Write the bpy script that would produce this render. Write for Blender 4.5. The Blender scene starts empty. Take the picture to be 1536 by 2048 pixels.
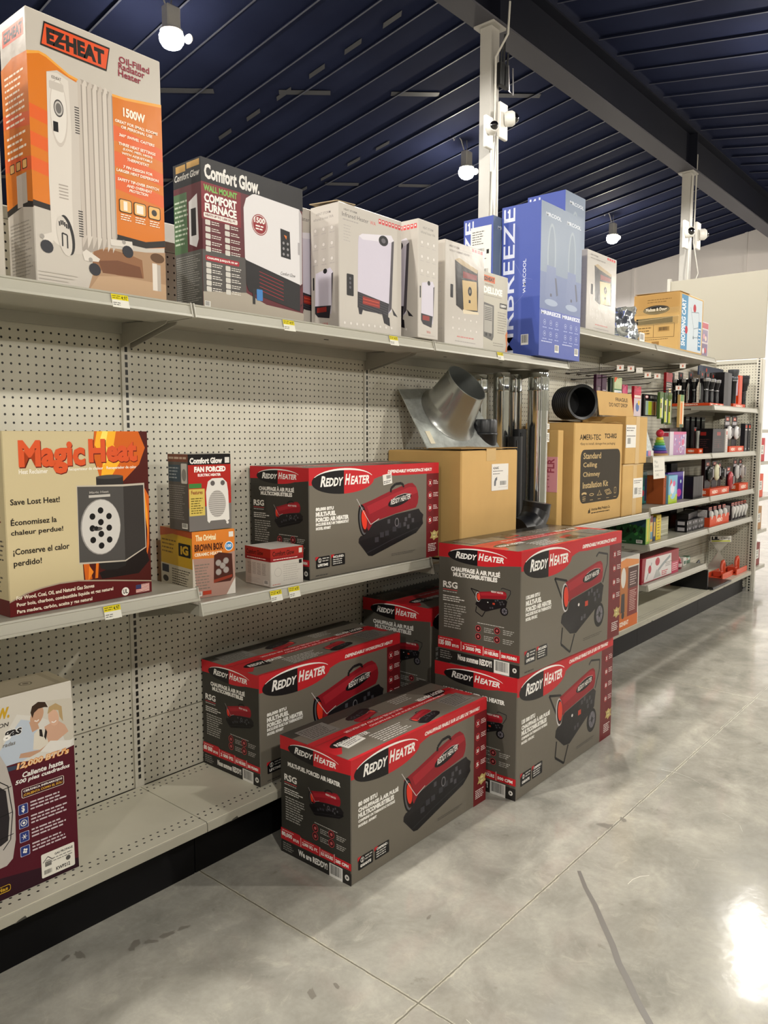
import bpy, math, random
from mathutils import Vector, Matrix
random.seed(7)
SC = bpy.context.scene
COL = SC.collection

# ------------------------------------------------------------------ camera, world, light, exposure
F_PX, CX, CY = 1538.0, 768.0, 1024.0            # image taken as 1536 x 2048
PITCH = math.radians(5.718); YAW = math.radians(40.561); CAM_H = 1.449
fh = Vector((math.cos(YAW), math.sin(YAW), 0)); upv = Vector((0, 0, 1))
fwd = fh * math.cos(PITCH) - upv * math.sin(PITCH)
rgt = Vector((math.sin(YAW), -math.cos(YAW), 0)); cup = rgt.cross(fwd)
cd = bpy.data.cameras.new('camera'); cam = bpy.data.objects.new('camera', cd); COL.objects.link(cam)
cd.sensor_fit = 'VERTICAL'; cd.sensor_height = 36.0; cd.lens = F_PX / 2048 * 36.0
cd.clip_start = 0.05; cd.clip_end = 100
m = Matrix((rgt, cup, -fwd)).transposed().to_4x4(); m.translation = Vector((0, 0, CAM_H)); cam.matrix_world = m
SC.camera = cam
SC.view_settings.view_transform = 'Standard'; SC.view_settings.look = 'None'
SC.view_settings.gamma = 1.0; SC.view_settings.use_curve_mapping = False
SC.view_settings.exposure = 0.0
w = bpy.data.worlds.new('world'); SC.world = w; w.use_nodes = True
w.node_tree.nodes['Background'].inputs[0].default_value = (0.62, 0.66, 0.80, 1)
w.node_tree.nodes['Background'].inputs[1].default_value = 0.04
LAMP_W = 490.0                                   # watts of each high-bay lamp
LAMP_COL = (1.0, 0.965, 0.90)
LAMP_X = (-6.1, -0.4, 5.28, 10.99, 16.7)
LAMP_Y = (7.6, 2.65, -2.6, -7.6)
LAMP_Z = 5.88

# ------------------------------------------------------------------ materials
def lin(c):
    c = c / 255.0
    return c / 12.92 if c <= 0.04045 else ((c + 0.055) / 1.055) ** 2.4
def rgb(h):
    if len(h) == 4: h = '#' + h[1] * 2 + h[2] * 2 + h[3] * 2
    return (lin(int(h[1:3], 16)), lin(int(h[3:5], 16)), lin(int(h[5:7], 16)), 1)
MATS = {}
def mat(h, rough=0.5, metal=0.0, bump=0.0, bscale=60.0, trans=0.0, spec=0.5, coat=0.0, alpha=1.0, var=0.0, vscale=8.0, bdist=0.002):
    key = (h, rough, metal, bump, bscale, trans, spec, coat, alpha, var, vscale, bdist)
    if key in MATS: return MATS[key]
    M = bpy.data.materials.new('paint_' + h[1:]); M.use_nodes = True
    nt = M.node_tree; b = nt.nodes['Principled BSDF']
    b.inputs['Base Color'].default_value = rgb(h); b.inputs['Roughness'].default_value = rough
    b.inputs['Metallic'].default_value = metal; b.inputs['Specular IOR Level'].default_value = spec
    b.inputs['Coat Weight'].default_value = coat; b.inputs['Coat Roughness'].default_value = 0.12
    b.inputs['Transmission Weight'].default_value = trans; b.inputs['Alpha'].default_value = alpha
    if bump or var:
        tc = nt.nodes.new('ShaderNodeTexCoord')
        if bump:
            n = nt.nodes.new('ShaderNodeTexNoise'); n.inputs['Scale'].default_value = bscale; n.inputs['Detail'].default_value = 3
            nt.links.new(tc.outputs['Object'], n.inputs['Vector'])
            bp = nt.nodes.new('ShaderNodeBump'); bp.inputs['Strength'].default_value = bump; bp.inputs['Distance'].default_value = bdist
            nt.links.new(n.outputs['Fac'], bp.inputs['Height']); nt.links.new(bp.outputs['Normal'], b.inputs['Normal'])
        if var:
            n = nt.nodes.new('ShaderNodeTexNoise'); n.inputs['Scale'].default_value = vscale; n.inputs['Detail'].default_value = 5
            nt.links.new(tc.outputs['Object'], n.inputs['Vector'])
            mr = nt.nodes.new('ShaderNodeMapRange'); mr.inputs[1].default_value = 0.3; mr.inputs[2].default_value = 0.7
            mr.inputs[3].default_value = 1 - var; mr.inputs[4].default_value = 1 + var
            nt.links.new(n.outputs['Fac'], mr.inputs[0])
            mx = nt.nodes.new('ShaderNodeVectorMath'); mx.operation = 'SCALE'; mx.inputs[0].default_value = rgb(h)[:3]
            nt.links.new(mr.outputs[0], mx.inputs['Scale']); nt.links.new(mx.outputs[0], b.inputs['Base Color'])
    MATS[key] = M
    return M
def emit(h, s):
    M = bpy.data.materials.new('lamp_glow'); M.use_nodes = True
    b = M.node_tree.nodes['Principled BSDF']; b.inputs['Base Color'].default_value = rgb(h)
    b.inputs['Emission Color'].default_value = rgb(h); b.inputs['Emission Strength'].default_value = s
    return M
def ink(h, r=0.42): return mat(h, r, bump=0.22, bscale=14.0, bdist=0.004, spec=0.2)

class NT:
    """tiny helper for node materials"""
    def __init__(s, name):
        s.M = bpy.data.materials.new(name); s.M.use_nodes = True; s.t = s.M.node_tree
        s.b = s.t.nodes['Principled BSDF']; s.tc = s.t.nodes.new('ShaderNodeTexCoord')
        s.sep = s.t.nodes.new('ShaderNodeSeparateXYZ'); s.t.links.new(s.tc.outputs['Object'], s.sep.inputs[0])
    def put(s, sock, v):
        if hasattr(v, 'links') or hasattr(v, 'is_output'): s.t.links.new(v, sock)
        else: sock.default_value = v
    def m(s, op, a, b=0.0, c=0.0):
        n = s.t.nodes.new('ShaderNodeMath'); n.operation = op
        for i, v in enumerate((a, b, c)): s.put(n.inputs[i], v)
        return n.outputs[0]
    def noise(s, scale, detail=4, rough=0.5, vec=None, dist=0.0):
        n = s.t.nodes.new('ShaderNodeTexNoise'); n.inputs['Scale'].default_value = scale
        n.inputs['Detail'].default_value = detail; n.inputs['Roughness'].default_value = rough; n.inputs['Distortion'].default_value = dist
        s.t.links.new(vec or s.tc.outputs['Object'], n.inputs['Vector']); return n.outputs['Fac']
    def ramp(s, v, a, b, lo=0.0, hi=1.0):
        n = s.t.nodes.new('ShaderNodeMapRange'); s.put(n.inputs[0], v)
        for i, x in enumerate((a, b, lo, hi)): n.inputs[i + 1].default_value = x
        return n.outputs[0]
    def mix(s, f, a, b):
        n = s.t.nodes.new('ShaderNodeMix'); n.data_type = 'RGBA'; s.put(n.inputs[0], f)
        s.put(n.inputs[6], a); s.put(n.inputs[7], b); return n.outputs[2]
    def scale(s, vec):
        n = s.t.nodes.new('ShaderNodeMapping'); n.inputs['Scale'].default_value = vec
        s.t.links.new(s.tc.outputs['Object'], n.inputs['Vector']); return n.outputs[0]
    def bump(s, h, strength=0.3, dist=0.002):
        n = s.t.nodes.new('ShaderNodeBump'); n.inputs['Strength'].default_value = strength; n.inputs['Distance'].default_value = dist
        s.t.links.new(h, n.inputs['Height']); s.t.links.new(n.outputs[0], s.b.inputs['Normal'])
    def done(s, col, rough=0.5, metal=0.0):
        s.put(s.b.inputs['Base Color'], col); s.put(s.b.inputs['Roughness'], rough); s.b.inputs['Metallic'].default_value = metal
        return s.M

def peg_mat(axis):                                 # perforated steel back panel, 1 inch grid
    n = NT('pegboard_' + axis); a = n.sep.outputs[axis]; z = n.sep.outputs['Z']
    def d(v): return n.m('SUBTRACT', n.m('FRACT', n.m('DIVIDE', v, 0.0254)), 0.5)
    r2 = n.m('ADD', n.m('POWER', d(a), 2.0), n.m('POWER', d(z), 2.0))
    hole = n.m('LESS_THAN', r2, (0.0036 / 0.0254) ** 2)
    dirt = n.ramp(n.noise(5, 5), 0.35, 0.7)
    base = n.mix(dirt, rgb('#c9c5b6'), rgb('#bcb8a9'))
    return n.done(n.mix(hole, base, rgb('#15130f')), 0.5)
def base_deck_mat():                               # two staggered rows of slots near front and back edge
    n = NT('base_deck_steel'); x = n.sep.outputs['X']; y = n.sep.outputs['Y']
    acc = None
    for yy, off in ((2.025, 0.0), (2.05, 0.5), (2.325, 0.0), (2.35, 0.5)):
        fx = n.m('SUBTRACT', n.m('FRACT', n.m('ADD', n.m('DIVIDE', x, 0.0254), off)), 0.5)
        dx = n.m('MULTIPLY', fx, 0.0254); dy = n.m('SUBTRACT', y, yy)
        r2 = n.m('ADD', n.m('POWER', n.m("DIVIDE", dx, 0.0042), 2.0), n.m("POWER", n.m("DIVIDE", dy, 0.0034), 2.0))
        h = n.m('LESS_THAN', r2, 1.0); acc = h if acc is None else n.m('MAXIMUM', acc, h)
    dirt = n.ramp(n.noise(3.5, 6), 0.4, 0.75)
    base = n.mix(dirt, rgb('#d2cebc'), rgb('#c2beac'))
    return n.done(n.mix(acc, base, rgb('#16140f')), 0.42)
def slot_mat():                                    # upright with a row of slots up its middle
    n = NT('slotted_upright'); x = n.sep.outputs['X']; z = n.sep.outputs['Z']
    fx = n.m('ABSOLUTE', n.m('SUBTRACT', n.m('FRACT', n.m('DIVIDE', n.m('SUBTRACT', x, 0.216 - 0.6095), 1.219)), 0.5))
    inx = n.m('LESS_THAN', fx, 0.0052 / 1.219)
    inz = n.m('LESS_THAN', n.m('FRACT', n.m('DIVIDE', z, 0.0254)), 0.68)
    low = n.m('GREATER_THAN', z, 0.23)
    return n.done(n.mix(n.m('MULTIPLY', n.m('MULTIPLY', inx, inz), low), rgb('#c3bfb2'), rgb('#12110e')), 0.42)
def slot_mat_y(yc):
    n = NT('slotted_end_post'); y = n.sep.outputs['Y']; z = n.sep.outputs['Z']
    iny = n.m('LESS_THAN', n.m('ABSOLUTE', n.m('SUBTRACT', y, yc)), 0.007)
    inz = n.m('LESS_THAN', n.m('FRACT', n.m('DIVIDE', z, 0.0254)), 0.62)
    return n.done(n.mix(n.m('MULTIPLY', iny, inz), rgb('#c3bfb2'), rgb('#12110e')), 0.42)
def concrete_mat():
    n = NT('polished_concrete'); x = n.sep.outputs['X']; y = n.sep.outputs['Y']
    big = n.ramp(n.noise(0.9, 6, 0.6, dist=0.6), 0.3, 0.7); mid = n.ramp(n.noise(4.5, 8, 0.65, dist=0.4), 0.3, 0.72)
    fine = n.ramp(n.noise(60, 4, 0.6), 0.3, 0.7)
    c = n.mix(big, rgb('#a4a299'), rgb('#d0ccbf')); c = n.mix(n.m('MULTIPLY', mid, 0.85), c, rgb('#7d7b73'))
    c = n.mix(n.m('MULTIPLY', fine, 0.16), c, rgb('#737067'))
    veil = n.ramp(n.noise(11.0, 10, 0.75, dist=0.9), 0.54, 0.70)
    c = n.mix(n.m('MULTIPLY', veil, 0.4), c, rgb('#c2bdae'))
    wob = n.m('MULTIPLY', n.m('SUBTRACT', n.noise(6, 5, 0.6), 0.5), 0.03)
    wob2 = n.m('MULTIPLY', n.m('SUBTRACT', n.noise(28, 4, 0.7), 0.5), 0.02)
    jt = None; core = None
    for ax, p in ((y, 1.127), (x, 1.452), (x, 4.47), (x, 7.5), (y, -2.1), (y, 4.35), (x, 10.5)):
        dd = n.m('ABSOLUTE', n.m('ADD', n.m('SUBTRACT', ax, p), n.m('ADD', n.m('MULTIPLY', wob, 0.3), wob2)))
        e = n.ramp(dd, 0.002, 0.007, 1.0, 0.0); jt = e if jt is None else n.m('MAXIMUM', jt, e)
        d0 = n.m('ABSOLUTE', n.m('ADD', n.m('SUBTRACT', ax, p), n.m('MULTIPLY', wob2, 0.35)))
        k = n.ramp(d0, 0.0012, 0.003, 1.0, 0.0); core = k if core is None else n.m('MAXIMUM', core, k)
    c = n.mix(n.m('MULTIPLY', jt, n.ramp(n.noise(11, 5, 0.7), 0.35, 0.65, 0.15, 0.75)), c, rgb('#c2bba2')); c = n.mix(n.m('MULTIPLY', core, 0.8), c, rgb('#3f3a2c'))
    spot = n.ramp(n.noise(9, 5, 0.6), 0.66, 0.70); c = n.mix(n.m('MULTIPLY', spot, 0.4), c, rgb('#77736a'))
    rgh = n.m('ADD', n.ramp(mid, 0, 1, 0.06, 0.14), n.m('MULTIPLY', jt, 0.4))
    n.bump(n.noise(9, 5, 0.5), 0.12, 0.004)
    return n.done(c, rgh)

# ------------------------------------------------------------------ mesh building
class MB:
    def __init__(s): s.v = []; s.f = []; s.m = []; s.sm = []
    def add(s, vs, fs, mi=0, smooth=False):
        o = len(s.v); s.v += [tuple(v) for v in vs]
        for f in fs: s.f.append(tuple(i + o for i in f)); s.m.append(mi); s.sm.append(smooth)
    def box(s, x0, y0, z0, x1, y1, z1, mi=0, M=None, c=0.0):
        if c <= 0:
            vs = [(x, y, z) for z in (z0, z1) for y in (y0, y1) for x in (x0, x1)]
            fs = [(0, 2, 3, 1), (4, 5, 7, 6), (0, 1, 5, 4), (2, 6, 7, 3), (0, 4, 6, 2), (1, 3, 7, 5)]
        else:
            vs, fs = cham(x0, y0, z0, x1, y1, z1, c)
        if M is not None: vs = [M @ Vector(v) for v in vs]
        s.add(vs, fs, mi)
    def quad(s, a, b, c, d, mi=0): s.add([a, b, c, d], [(0, 1, 2, 3)], mi)
    def plate(s, pts, t, mi=0):                     # thick polygon: pts (3-D, planar) extruded by vector t
        n = len(pts); t = Vector(t); P = [Vector(p) for p in pts]
        s.add(P + [p + t for p in P], [tuple(range(n))[::-1], tuple(range(n, 2 * n))] + [(i, (i + 1) % n, n + (i + 1) % n, n + i) for i in range(n)], mi)
    def loft(s, rings, mi=0, caps=(True, True), smooth=True, closed=True):
        n = len(rings[0]); vs = [p for r in rings for p in r]; fs = []
        for k in range(len(rings) - 1):
            for i in range(n if closed else n - 1):
                j = (i + 1) % n; fs.append((k * n + i, k * n + j, (k + 1) * n + j, (k + 1) * n + i))
        s.add(vs, fs, mi, smooth)
        if caps[0]: s.add(rings[0], [tuple(range(n))[::-1]], mi)
        if caps[1]: s.add(rings[-1], [tuple(range(n))], mi)
    def lathe(s, prof, o=(0, 0, 0), axis=(0, 0, 1), seg=24, mi=0, caps=(True, True), smooth=True):
        a = Vector(axis).normalized(); q = a.to_track_quat('Z', 'Y').to_matrix(); o = Vector(o); R = []
        for r, h in prof:
            R.append([o + q @ Vector((r * math.cos(2 * math.pi * i / seg), r * math.sin(2 * math.pi * i / seg), h)) for i in range(seg)])
        s.loft(R, mi, caps, smooth)
    def tube(s, pts, r, mi=0, seg=8):
        P = [Vector(p) for p in pts]; R = []; up = None
        for i, p in enumerate(P):
            t = ((P[min(i + 1, len(P) - 1)] - P[max(i - 1, 0)])).normalized()
            if up is None: up = Vector((0, 0, 1)) if abs(t.z) < 0.9 else Vector((1, 0, 0))
            u = (up - t * up.dot(t)).normalized(); up = u; v = t.cross(u)
            R.append([p + u * (r * math.cos(2 * math.pi * k / seg)) + v * (r * math.sin(2 * math.pi * k / seg)) for k in range(seg)])
        s.loft(R, mi)
    def ball(s, c, r, mi=0, seg=16, sz=1.0):
        R = []
        for k in range(9):
            a = -math.pi / 2 + math.pi * k / 8; rr = max(r * math.cos(a), 1e-4)
            R.append([(c[0] + rr * math.cos(2 * math.pi * i / seg), c[1] + rr * math.sin(2 * math.pi * i / seg), c[2] + r * sz * math.sin(a)) for i in range(seg)])
        s.loft(R, mi)
    def build(s, name, mats, parent=None, label=None, cat=None, group=None, kind=None):
        me = bpy.data.meshes.new(name); me.from_pydata(s.v, [], s.f)
        if not isinstance(mats, (list, tuple)): mats = [mats]
        for x in mats: me.materials.append(x)
        me.polygons.foreach_set('material_index', s.m); me.polygons.foreach_set('use_smooth', s.sm)
        me.update()
        if any(s.sm): me.set_sharp_from_angle(angle=math.radians(40))
        o = bpy.data.objects.new(name, me); COL.objects.link(o)
        if parent is not None: o.parent = parent
        tag(o, label, cat, group, kind)
        return o
def tag(o, label=None, cat=None, group=None, kind=None):
    if label: o['label'] = label
    if cat: o['category'] = cat
    if group: o['group'] = group
    if kind: o['kind'] = kind
def empty(name, label, cat, loc=(0, 0, 0), rz=0.0, group=None, kind=None):
    o = bpy.data.objects.new(name, None); COL.objects.link(o); o.location = loc; o.rotation_euler = (0, 0, rz)
    o.empty_display_size = 0.05; tag(o, label, cat, group, kind); return o
def cham(x0, y0, z0, x1, y1, z1, c):
    X = (x0, x1); Y = (y0, y1); Z = (z0, z1); vs = []; ix = {}
    for i in range(2):
        for j in range(2):
            for k in range(2):
                sx = c if i == 0 else -c; sy = c if j == 0 else -c; sz = c if k == 0 else -c
                ix[i, j, k, 'x'] = len(vs); vs.append((X[i], Y[j] + sy, Z[k] + sz))
                ix[i, j, k, 'y'] = len(vs); vs.append((X[i] + sx, Y[j], Z[k] + sz))
                ix[i, j, k, 'z'] = len(vs); vs.append((X[i] + sx, Y[j] + sy, Z[k]))
    g = lambda i, j, k, a: ix[i, j, k, a]
    fs = [(g(0,0,0,'x'), g(0,0,1,'x'), g(0,1,1,'x'), g(0,1,0,'x')), (g(1,0,0,'x'), g(1,1,0,'x'), g(1,1,1,'x'), g(1,0,1,'x')),
          (g(0,0,0,'y'), g(1,0,0,'y'), g(1,0,1,'y'), g(0,0,1,'y')), (g(0,1,0,'y'), g(0,1,1,'y'), g(1,1,1,'y'), g(1,1,0,'y')),
          (g(0,0,0,'z'), g(0,1,0,'z'), g(1,1,0,'z'), g(1,0,0,'z')), (g(0,0,1,'z'), g(1,0,1,'z'), g(1,1,1,'z'), g(0,1,1,'z'))]
    for i in range(2):
        for j in range(2): fs.append((g(i,j,0,'x'), g(i,j,1,'x'), g(i,j,1,'y'), g(i,j,0,'y')))
        for k in range(2): fs.append((g(i,0,k,'x'), g(i,1,k,'x'), g(i,1,k,'z'), g(i,0,k,'z')))
    for j in range(2):
        for k in range(2): fs.append((g(0,j,k,'y'), g(1,j,k,'y'), g(1,j,k,'z'), g(0,j,k,'z')))
    for i in range(2):
        for j in range(2):
            for k in range(2): fs.append((g(i,j,k,'x'), g(i,j,k,'y'), g(i,j,k,'z')))
    return vs, fs

# ------------------------------------------------------------------ printed cartons
GLYPH = {}
def glyphs(st, b, sh):
    k = (st, b, sh)
    if k not in GLYPH:
        cu = bpy.data.curves.new('t', 'FONT'); cu.body = st; cu.offset = b; cu.shear = sh; cu.resolution_u = 2
        ob = bpy.data.objects.new('t', cu); me = ob.to_mesh()
        vs = [(v.co.x, v.co.y) for v in me.vertices]; fs = [tuple(p.vertices) for p in me.polygons]
        ob.to_mesh_clear(); bpy.data.objects.remove(ob); bpy.data.curves.remove(cu)
        xs = [v[0] for v in vs] or [0, 1]; ys = [v[1] for v in vs] or [0, 1]
        GLYPH[k] = (vs, fs, min(xs), min(ys), max(xs), max(ys))
    return GLYPH[k]
class Art:
    """draws printed shapes on one face of a carton; u, v run 0..1 across and up the face"""
    def __init__(s, C, o, U, V, N, w, h, win=(0, 0, 1, 1), lay=None):
        s.C, s.o, s.U, s.V, s.N, s.w, s.h, s.win = C, o, U, V, N, w, h, win
        s.lay = lay if lay is not None else [0]
    def sub(s, u0, v0, u1, v1, src=(0, 0, 1, 1)):
        """window: the source rectangle src maps to u0..u1, v0..v1"""
        a = (u1 - u0) / (src[2] - src[0]); b = (v1 - v0) / (src[3] - src[1])
        W = s.win; sx = W[2] - W[0]; sy = W[3] - W[1]
        w0 = (u0 - src[0] * a, v0 - src[1] * b)
        win = (W[0] + w0[0] * sx, W[1] + w0[1] * sy, W[0] + (w0[0] + a) * sx, W[1] + (w0[1] + b) * sy)
        return Art(s.C, s.o, s.U, s.V, s.N, s.w, s.h, win, s.lay)
    def P(s, u, v):
        W = s.win; uu = W[0] + u * (W[2] - W[0]); vv = W[1] + v * (W[3] - W[1])
        return s.o + s.U * (uu * s.w) + s.V * (vv * s.h) + s.N * (s.lay[0] * 1.5e-5)
    def wm(s): return s.w * abs(s.win[2] - s.win[0])
    def hm(s): return s.h * abs(s.win[3] - s.win[1])
    def put(s, pts, fs, c):
        s.C.add([s.P(*p) for p in pts], fs, s.C.mi(c))
    def poly(s, pts, c): s.lay[0] += 1; s.put(pts, [tuple(range(len(pts)))], c)
    def rect(s, u0, v0, u1, v1, c): s.poly([(u0, v0), (u1, v0), (u1, v1), (u0, v1)], c)
    def ell(s, cx, cy, rx, ry, c, a0=0, a1=360, n=28, rot=0):
        full = abs(a1 - a0) >= 360; r = math.radians(rot); pts = []
        for i in range(n if full else n + 1):
            t = math.radians(a0 + (a1 - a0) * i / n); x = rx * s.wm() * math.cos(t); y = ry * s.hm() * math.sin(t)
            pts.append((cx + (x * math.cos(r) - y * math.sin(r)) / s.wm(), cy + (x * math.sin(r) + y * math.cos(r)) / s.hm()))
        s.poly(pts, c)
    def circ(s, cx, cy, rm, c, n=20): s.ell(cx, cy, rm / s.wm(), rm / s.hm(), c, n=n)
    def rr(s, u0, v0, u1, v1, r, c):
        ru = r / s.wm(); rv = r / s.hm(); pts = []
        for cx, cy, a in ((u1 - ru, v0 + rv, -90), (u1 - ru, v1 - rv, 0), (u0 + ru, v1 - rv, 90), (u0 + ru, v0 + rv, 180)):
            for k in range(5): t = math.radians(a + 22.5 * k); pts.append((cx + ru * math.cos(t), cy + rv * math.sin(t)))
        s.poly(pts, c)
    def line(s, pts, wd, c):
        s.lay[0] += 1
        for (a, b) in zip(pts[:-1], pts[1:]):
            dx = (b[0] - a[0]) * s.wm(); dy = (b[1] - a[1]) * s.hm(); L = math.hypot(dx, dy) or 1
            nx = -dy / L * wd / 2 / s.wm(); ny = dx / L * wd / 2 / s.hm()
            s.put([(a[0] + nx, a[1] + ny), (a[0] - nx, a[1] - ny), (b[0] - nx, b[1] - ny), (b[0] + nx, b[1] + ny)], [(0, 1, 2, 3)], c)
    def txt(s, st, u0, v0, u1, v1, c, b=0.02, sh=0.0, rot=0, slope=0.0):
        vs, fs, x0, y0, x1, y1 = glyphs(st, b, sh); s.lay[0] += 1
        W = (x1 - x0) or 1; H = (y1 - y0) or 1; out = []
        for x, y in vs:
            a = (x - x0) / W; d = (y - y0) / H
            if rot == 90: a, d = 1 - d, a
            out.append((u0 + a * (u1 - u0), v0 + d * (v1 - v0) + slope * a))
        s.put(out, fs, c)
    def fine(s, u0, v0, u1, v1, n, c, k=0.45, ragged=0.3, seed=1):
        R = random.Random(seed); s.lay[0] += 1; step = (v1 - v0) / n; hh = step * k
        for i in range(n):
            y = v1 - step * (i + 1) + (step - hh) / 2; x = u0; end = u1 - (u1 - u0) * ragged * R.random()
            wd = max(hh * s.hm() / s.wm(), 0.004)
            while x < end:
                L = min(wd * R.uniform(1.5, 5.0), end - x); s.put([(x, y), (x + L, y), (x + L, y + hh), (x, y + hh)], [(0, 1, 2, 3)], c); x += L + wd * 0.7
    def bars(s, u0, v0, u1, v1, seed=3, bg='#e8e6e0'):
        s.rect(u0, v0, u1, v1, bg); R = random.Random(seed); s.lay[0] += 1; x = u0 + (u1 - u0) * 0.08; W = (u1 - u0) * 0.84; e = x + W
        while x < e:
            L = W * R.choice((0.012, 0.02, 0.035)); L = min(L, e - x); y = v0 + (v1 - v0) * 0.2
            s.put([(x, y), (x + L, y), (x + L, v1 - (v1 - v0) * 0.06), (x, v1 - (v1 - v0) * 0.06)], [(0, 1, 2, 3)], '#1b1a19'); x += L + W * R.choice((0.014, 0.025))
class Carton(MB):
    def __init__(s, x, y, z, w, d, h, rot=0.0, base='#c8c4bc', F=None, L=None, T=None, R=None, K=None, rough=0.42, c=0.0025):
        super().__init__(); s.loc = (x, y, z); s.rot = math.radians(rot); s.dim = (w, d, h); s.rough = rough; s.keys = []; s.list = []
        vs, fs = cham(0, 0, 0, w, d, h, c); s.add(vs, fs, s.mi(base))
        for i, col in enumerate((L, R, F, K, None, T)):
            if col: s.m[i] = s.mi(col)
        V3 = Vector
        s.F = Art(s, V3((0, 0, 0)), V3((1, 0, 0)), V3((0, 0, 1)), V3((0, -1, 0)), w, h)
        s.L = Art(s, V3((0, d, 0)), V3((0, -1, 0)), V3((0, 0, 1)), V3((-1, 0, 0)), d, h)
        s.R = Art(s, V3((w, 0, 0)), V3((0, 1, 0)), V3((0, 0, 1)), V3((1, 0, 0)), d, h)
        s.T = Art(s, V3((0, 0, h)), V3((1, 0, 0)), V3((0, 1, 0)), V3((0, 0, 1)), w, d)
    def mi(s, c):
        if c not in s.keys:
            s.keys.append(c); s.list.append(c if not isinstance(c, str) else ink(c, s.rough))
        return s.keys.index(c)
    def build(s, *a, **k):
        o = super().build(*a, **k); o.location = s.loc; return o
    def finish(s, name, label, cat='box', group=None):
        o = s.build(name, s.list, None, label, cat, group); o.location = s.loc; o.rotation_euler = (0, 0, s.rot); return o
def sticker(C_obj, face_origin, U, V, w, h, art, name='sticker', label=None, N=None):
    """a stuck-on paper label: its own thin mesh, child of the carton"""
    c = Carton(0, 0, 0, w, 0.0022, h, base='#e6e3dc', rough=0.5, c=0.0002)
    art(c.F); o = c.build(name, c.list, C_obj, label)
    U = Vector(U).normalized(); V = Vector(V).normalized(); N = -U.cross(V)
    Mx = Matrix((U, N, V)).transposed().to_4x4(); Mx.translation = Vector(face_origin) - N * 0.0024
    o.matrix_local = Mx
    return o
# ------------------------------------------------------------------ room shell
steel = mat('#b0ada0', 0.42); steel_d = mat('#938f84', 0.45); steel_l = mat('#aca99c', 0.36)
black_kick = mat('#070709', 0.45, spec=0.2)
def structure(mb, name, mats, label=None, parent=None): return mb.build(name, mats, parent, label, None, None, 'structure')

b = MB(); b.quad((-12, -14, 0), (21.3, -14, 0), (21.3, 15.5, 0), (-12, 15.5, 0))
floor = structure(b, 'floor', concrete_mat(), 'polished grey concrete floor with saw-cut joints')
# dark curved flat strip on the slab
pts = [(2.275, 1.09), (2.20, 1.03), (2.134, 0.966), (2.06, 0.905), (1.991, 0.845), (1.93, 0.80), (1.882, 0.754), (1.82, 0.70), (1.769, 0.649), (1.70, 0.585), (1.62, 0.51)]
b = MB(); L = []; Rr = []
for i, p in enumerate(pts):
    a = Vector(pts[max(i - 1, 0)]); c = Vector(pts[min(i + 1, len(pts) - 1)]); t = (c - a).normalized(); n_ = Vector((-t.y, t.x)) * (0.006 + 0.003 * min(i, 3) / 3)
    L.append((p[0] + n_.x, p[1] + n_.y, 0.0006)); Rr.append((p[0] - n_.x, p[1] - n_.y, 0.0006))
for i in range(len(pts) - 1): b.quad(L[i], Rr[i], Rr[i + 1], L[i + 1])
structure(b, 'curved_strip', mat('#6d6963', 0.35), 'dark curved strip on the concrete', floor)

Rs = random.Random(21)                              # old oil and dirt stains, and thin pale scratches
def blotch(b, x, y, r, ang, st=2.2):
    n = 14; b.add([(x + math.cos(ang) * u - math.sin(ang) * v, y + math.sin(ang) * u + math.cos(ang) * v, 0.0005) for u, v in
        [(r * st * math.cos(6.283 * i / n) * Rs.uniform(.6, 1.2), r * math.sin(6.283 * i / n) * Rs.uniform(.5, 1.3)) for i in range(n)]], [tuple(range(n))])
b = MB()
for x, y, r in ((1.10, 1.88, .014), (1.14, 1.86, .010), (1.19, 1.85, .012), (1.24, 1.84, .009), (.98, 1.96, .011), (.95, 1.98, .008), (1.30, 1.36, .010), (1.36, 1.33, .006), (2.62, 1.15, .016), (2.70, 1.12, .010), (3.3, .95, .008), (1.75, 1.32, .006)): blotch(b, x, y, r, Rs.uniform(0, 3))
structure(b, 'stain_mark', mat("#7c786f", 0.3), 'dark stains on the concrete', floor)
b = MB()
for x, y, L_, a in ((1.35, .95, .10, 1.1), (1.42, .90, .12, .5), (2.9, .75, .14, .3), (3.2, 1.0, .18, .9), (2.4, .9, .10, 2.3), (1.5, .72, .16, 2.0), (3.9, .9, .2, .2)):
    p = [(x + L_ * t * math.cos(a + .5 * t), y + L_ * t * math.sin(a + .5 * t)) for t in (0, .33, .66, 1)]
    for q, w_ in zip(p[:-1], p[1:]): b.quad((q[0], q[1], .0005), (w_[0], w_[1], .0005), (w_[0] + .0015, w_[1] + .0015, .0005), (q[0] + .0015, q[1] + .0015, .0005))
structure(b, 'scratch_mark', mat('#d8d4c8', 0.4), 'pale scratches on the concrete', floor)

RIDGE_Y, RIDGE_Z, SL = 5.0, 6.72, 0.167
def roof(y): return RIDGE_Z - SL * abs(y - RIDGE_Y)
deckm = NT('roof_deck'); deckm.b.inputs['Specular IOR Level'].default_value = 0.08; deckm = deckm.done(deckm.mix(deckm.ramp(deckm.noise(1.2, 4), 0.3, 0.7), rgb('#1a1f36'), rgb('#20263f')), 0.85)
purm = mat('#4d505e', 0.5); beamm = mat('#13151f', 0.6, spec=0.15); flangem = mat('#47464c', 0.6, spec=0.2)  # flange colours lighter than webs: light from below put into the paint
b = MB()
for y0, y1 in ((RIDGE_Y, 15.5), (-14, RIDGE_Y)):
    b.plate([(-12, y0, roof(y0) + 0.035), (21.3, y0, roof(y0) + 0.035), (21.3, y1, roof(y1) + 0.035), (-12, y1, roof(y1) + 0.035)], (0, 0, 0.08))
ceiling = structure(b, 'ceiling', deckm, 'dark insulated roof deck on steel purlins')
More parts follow.
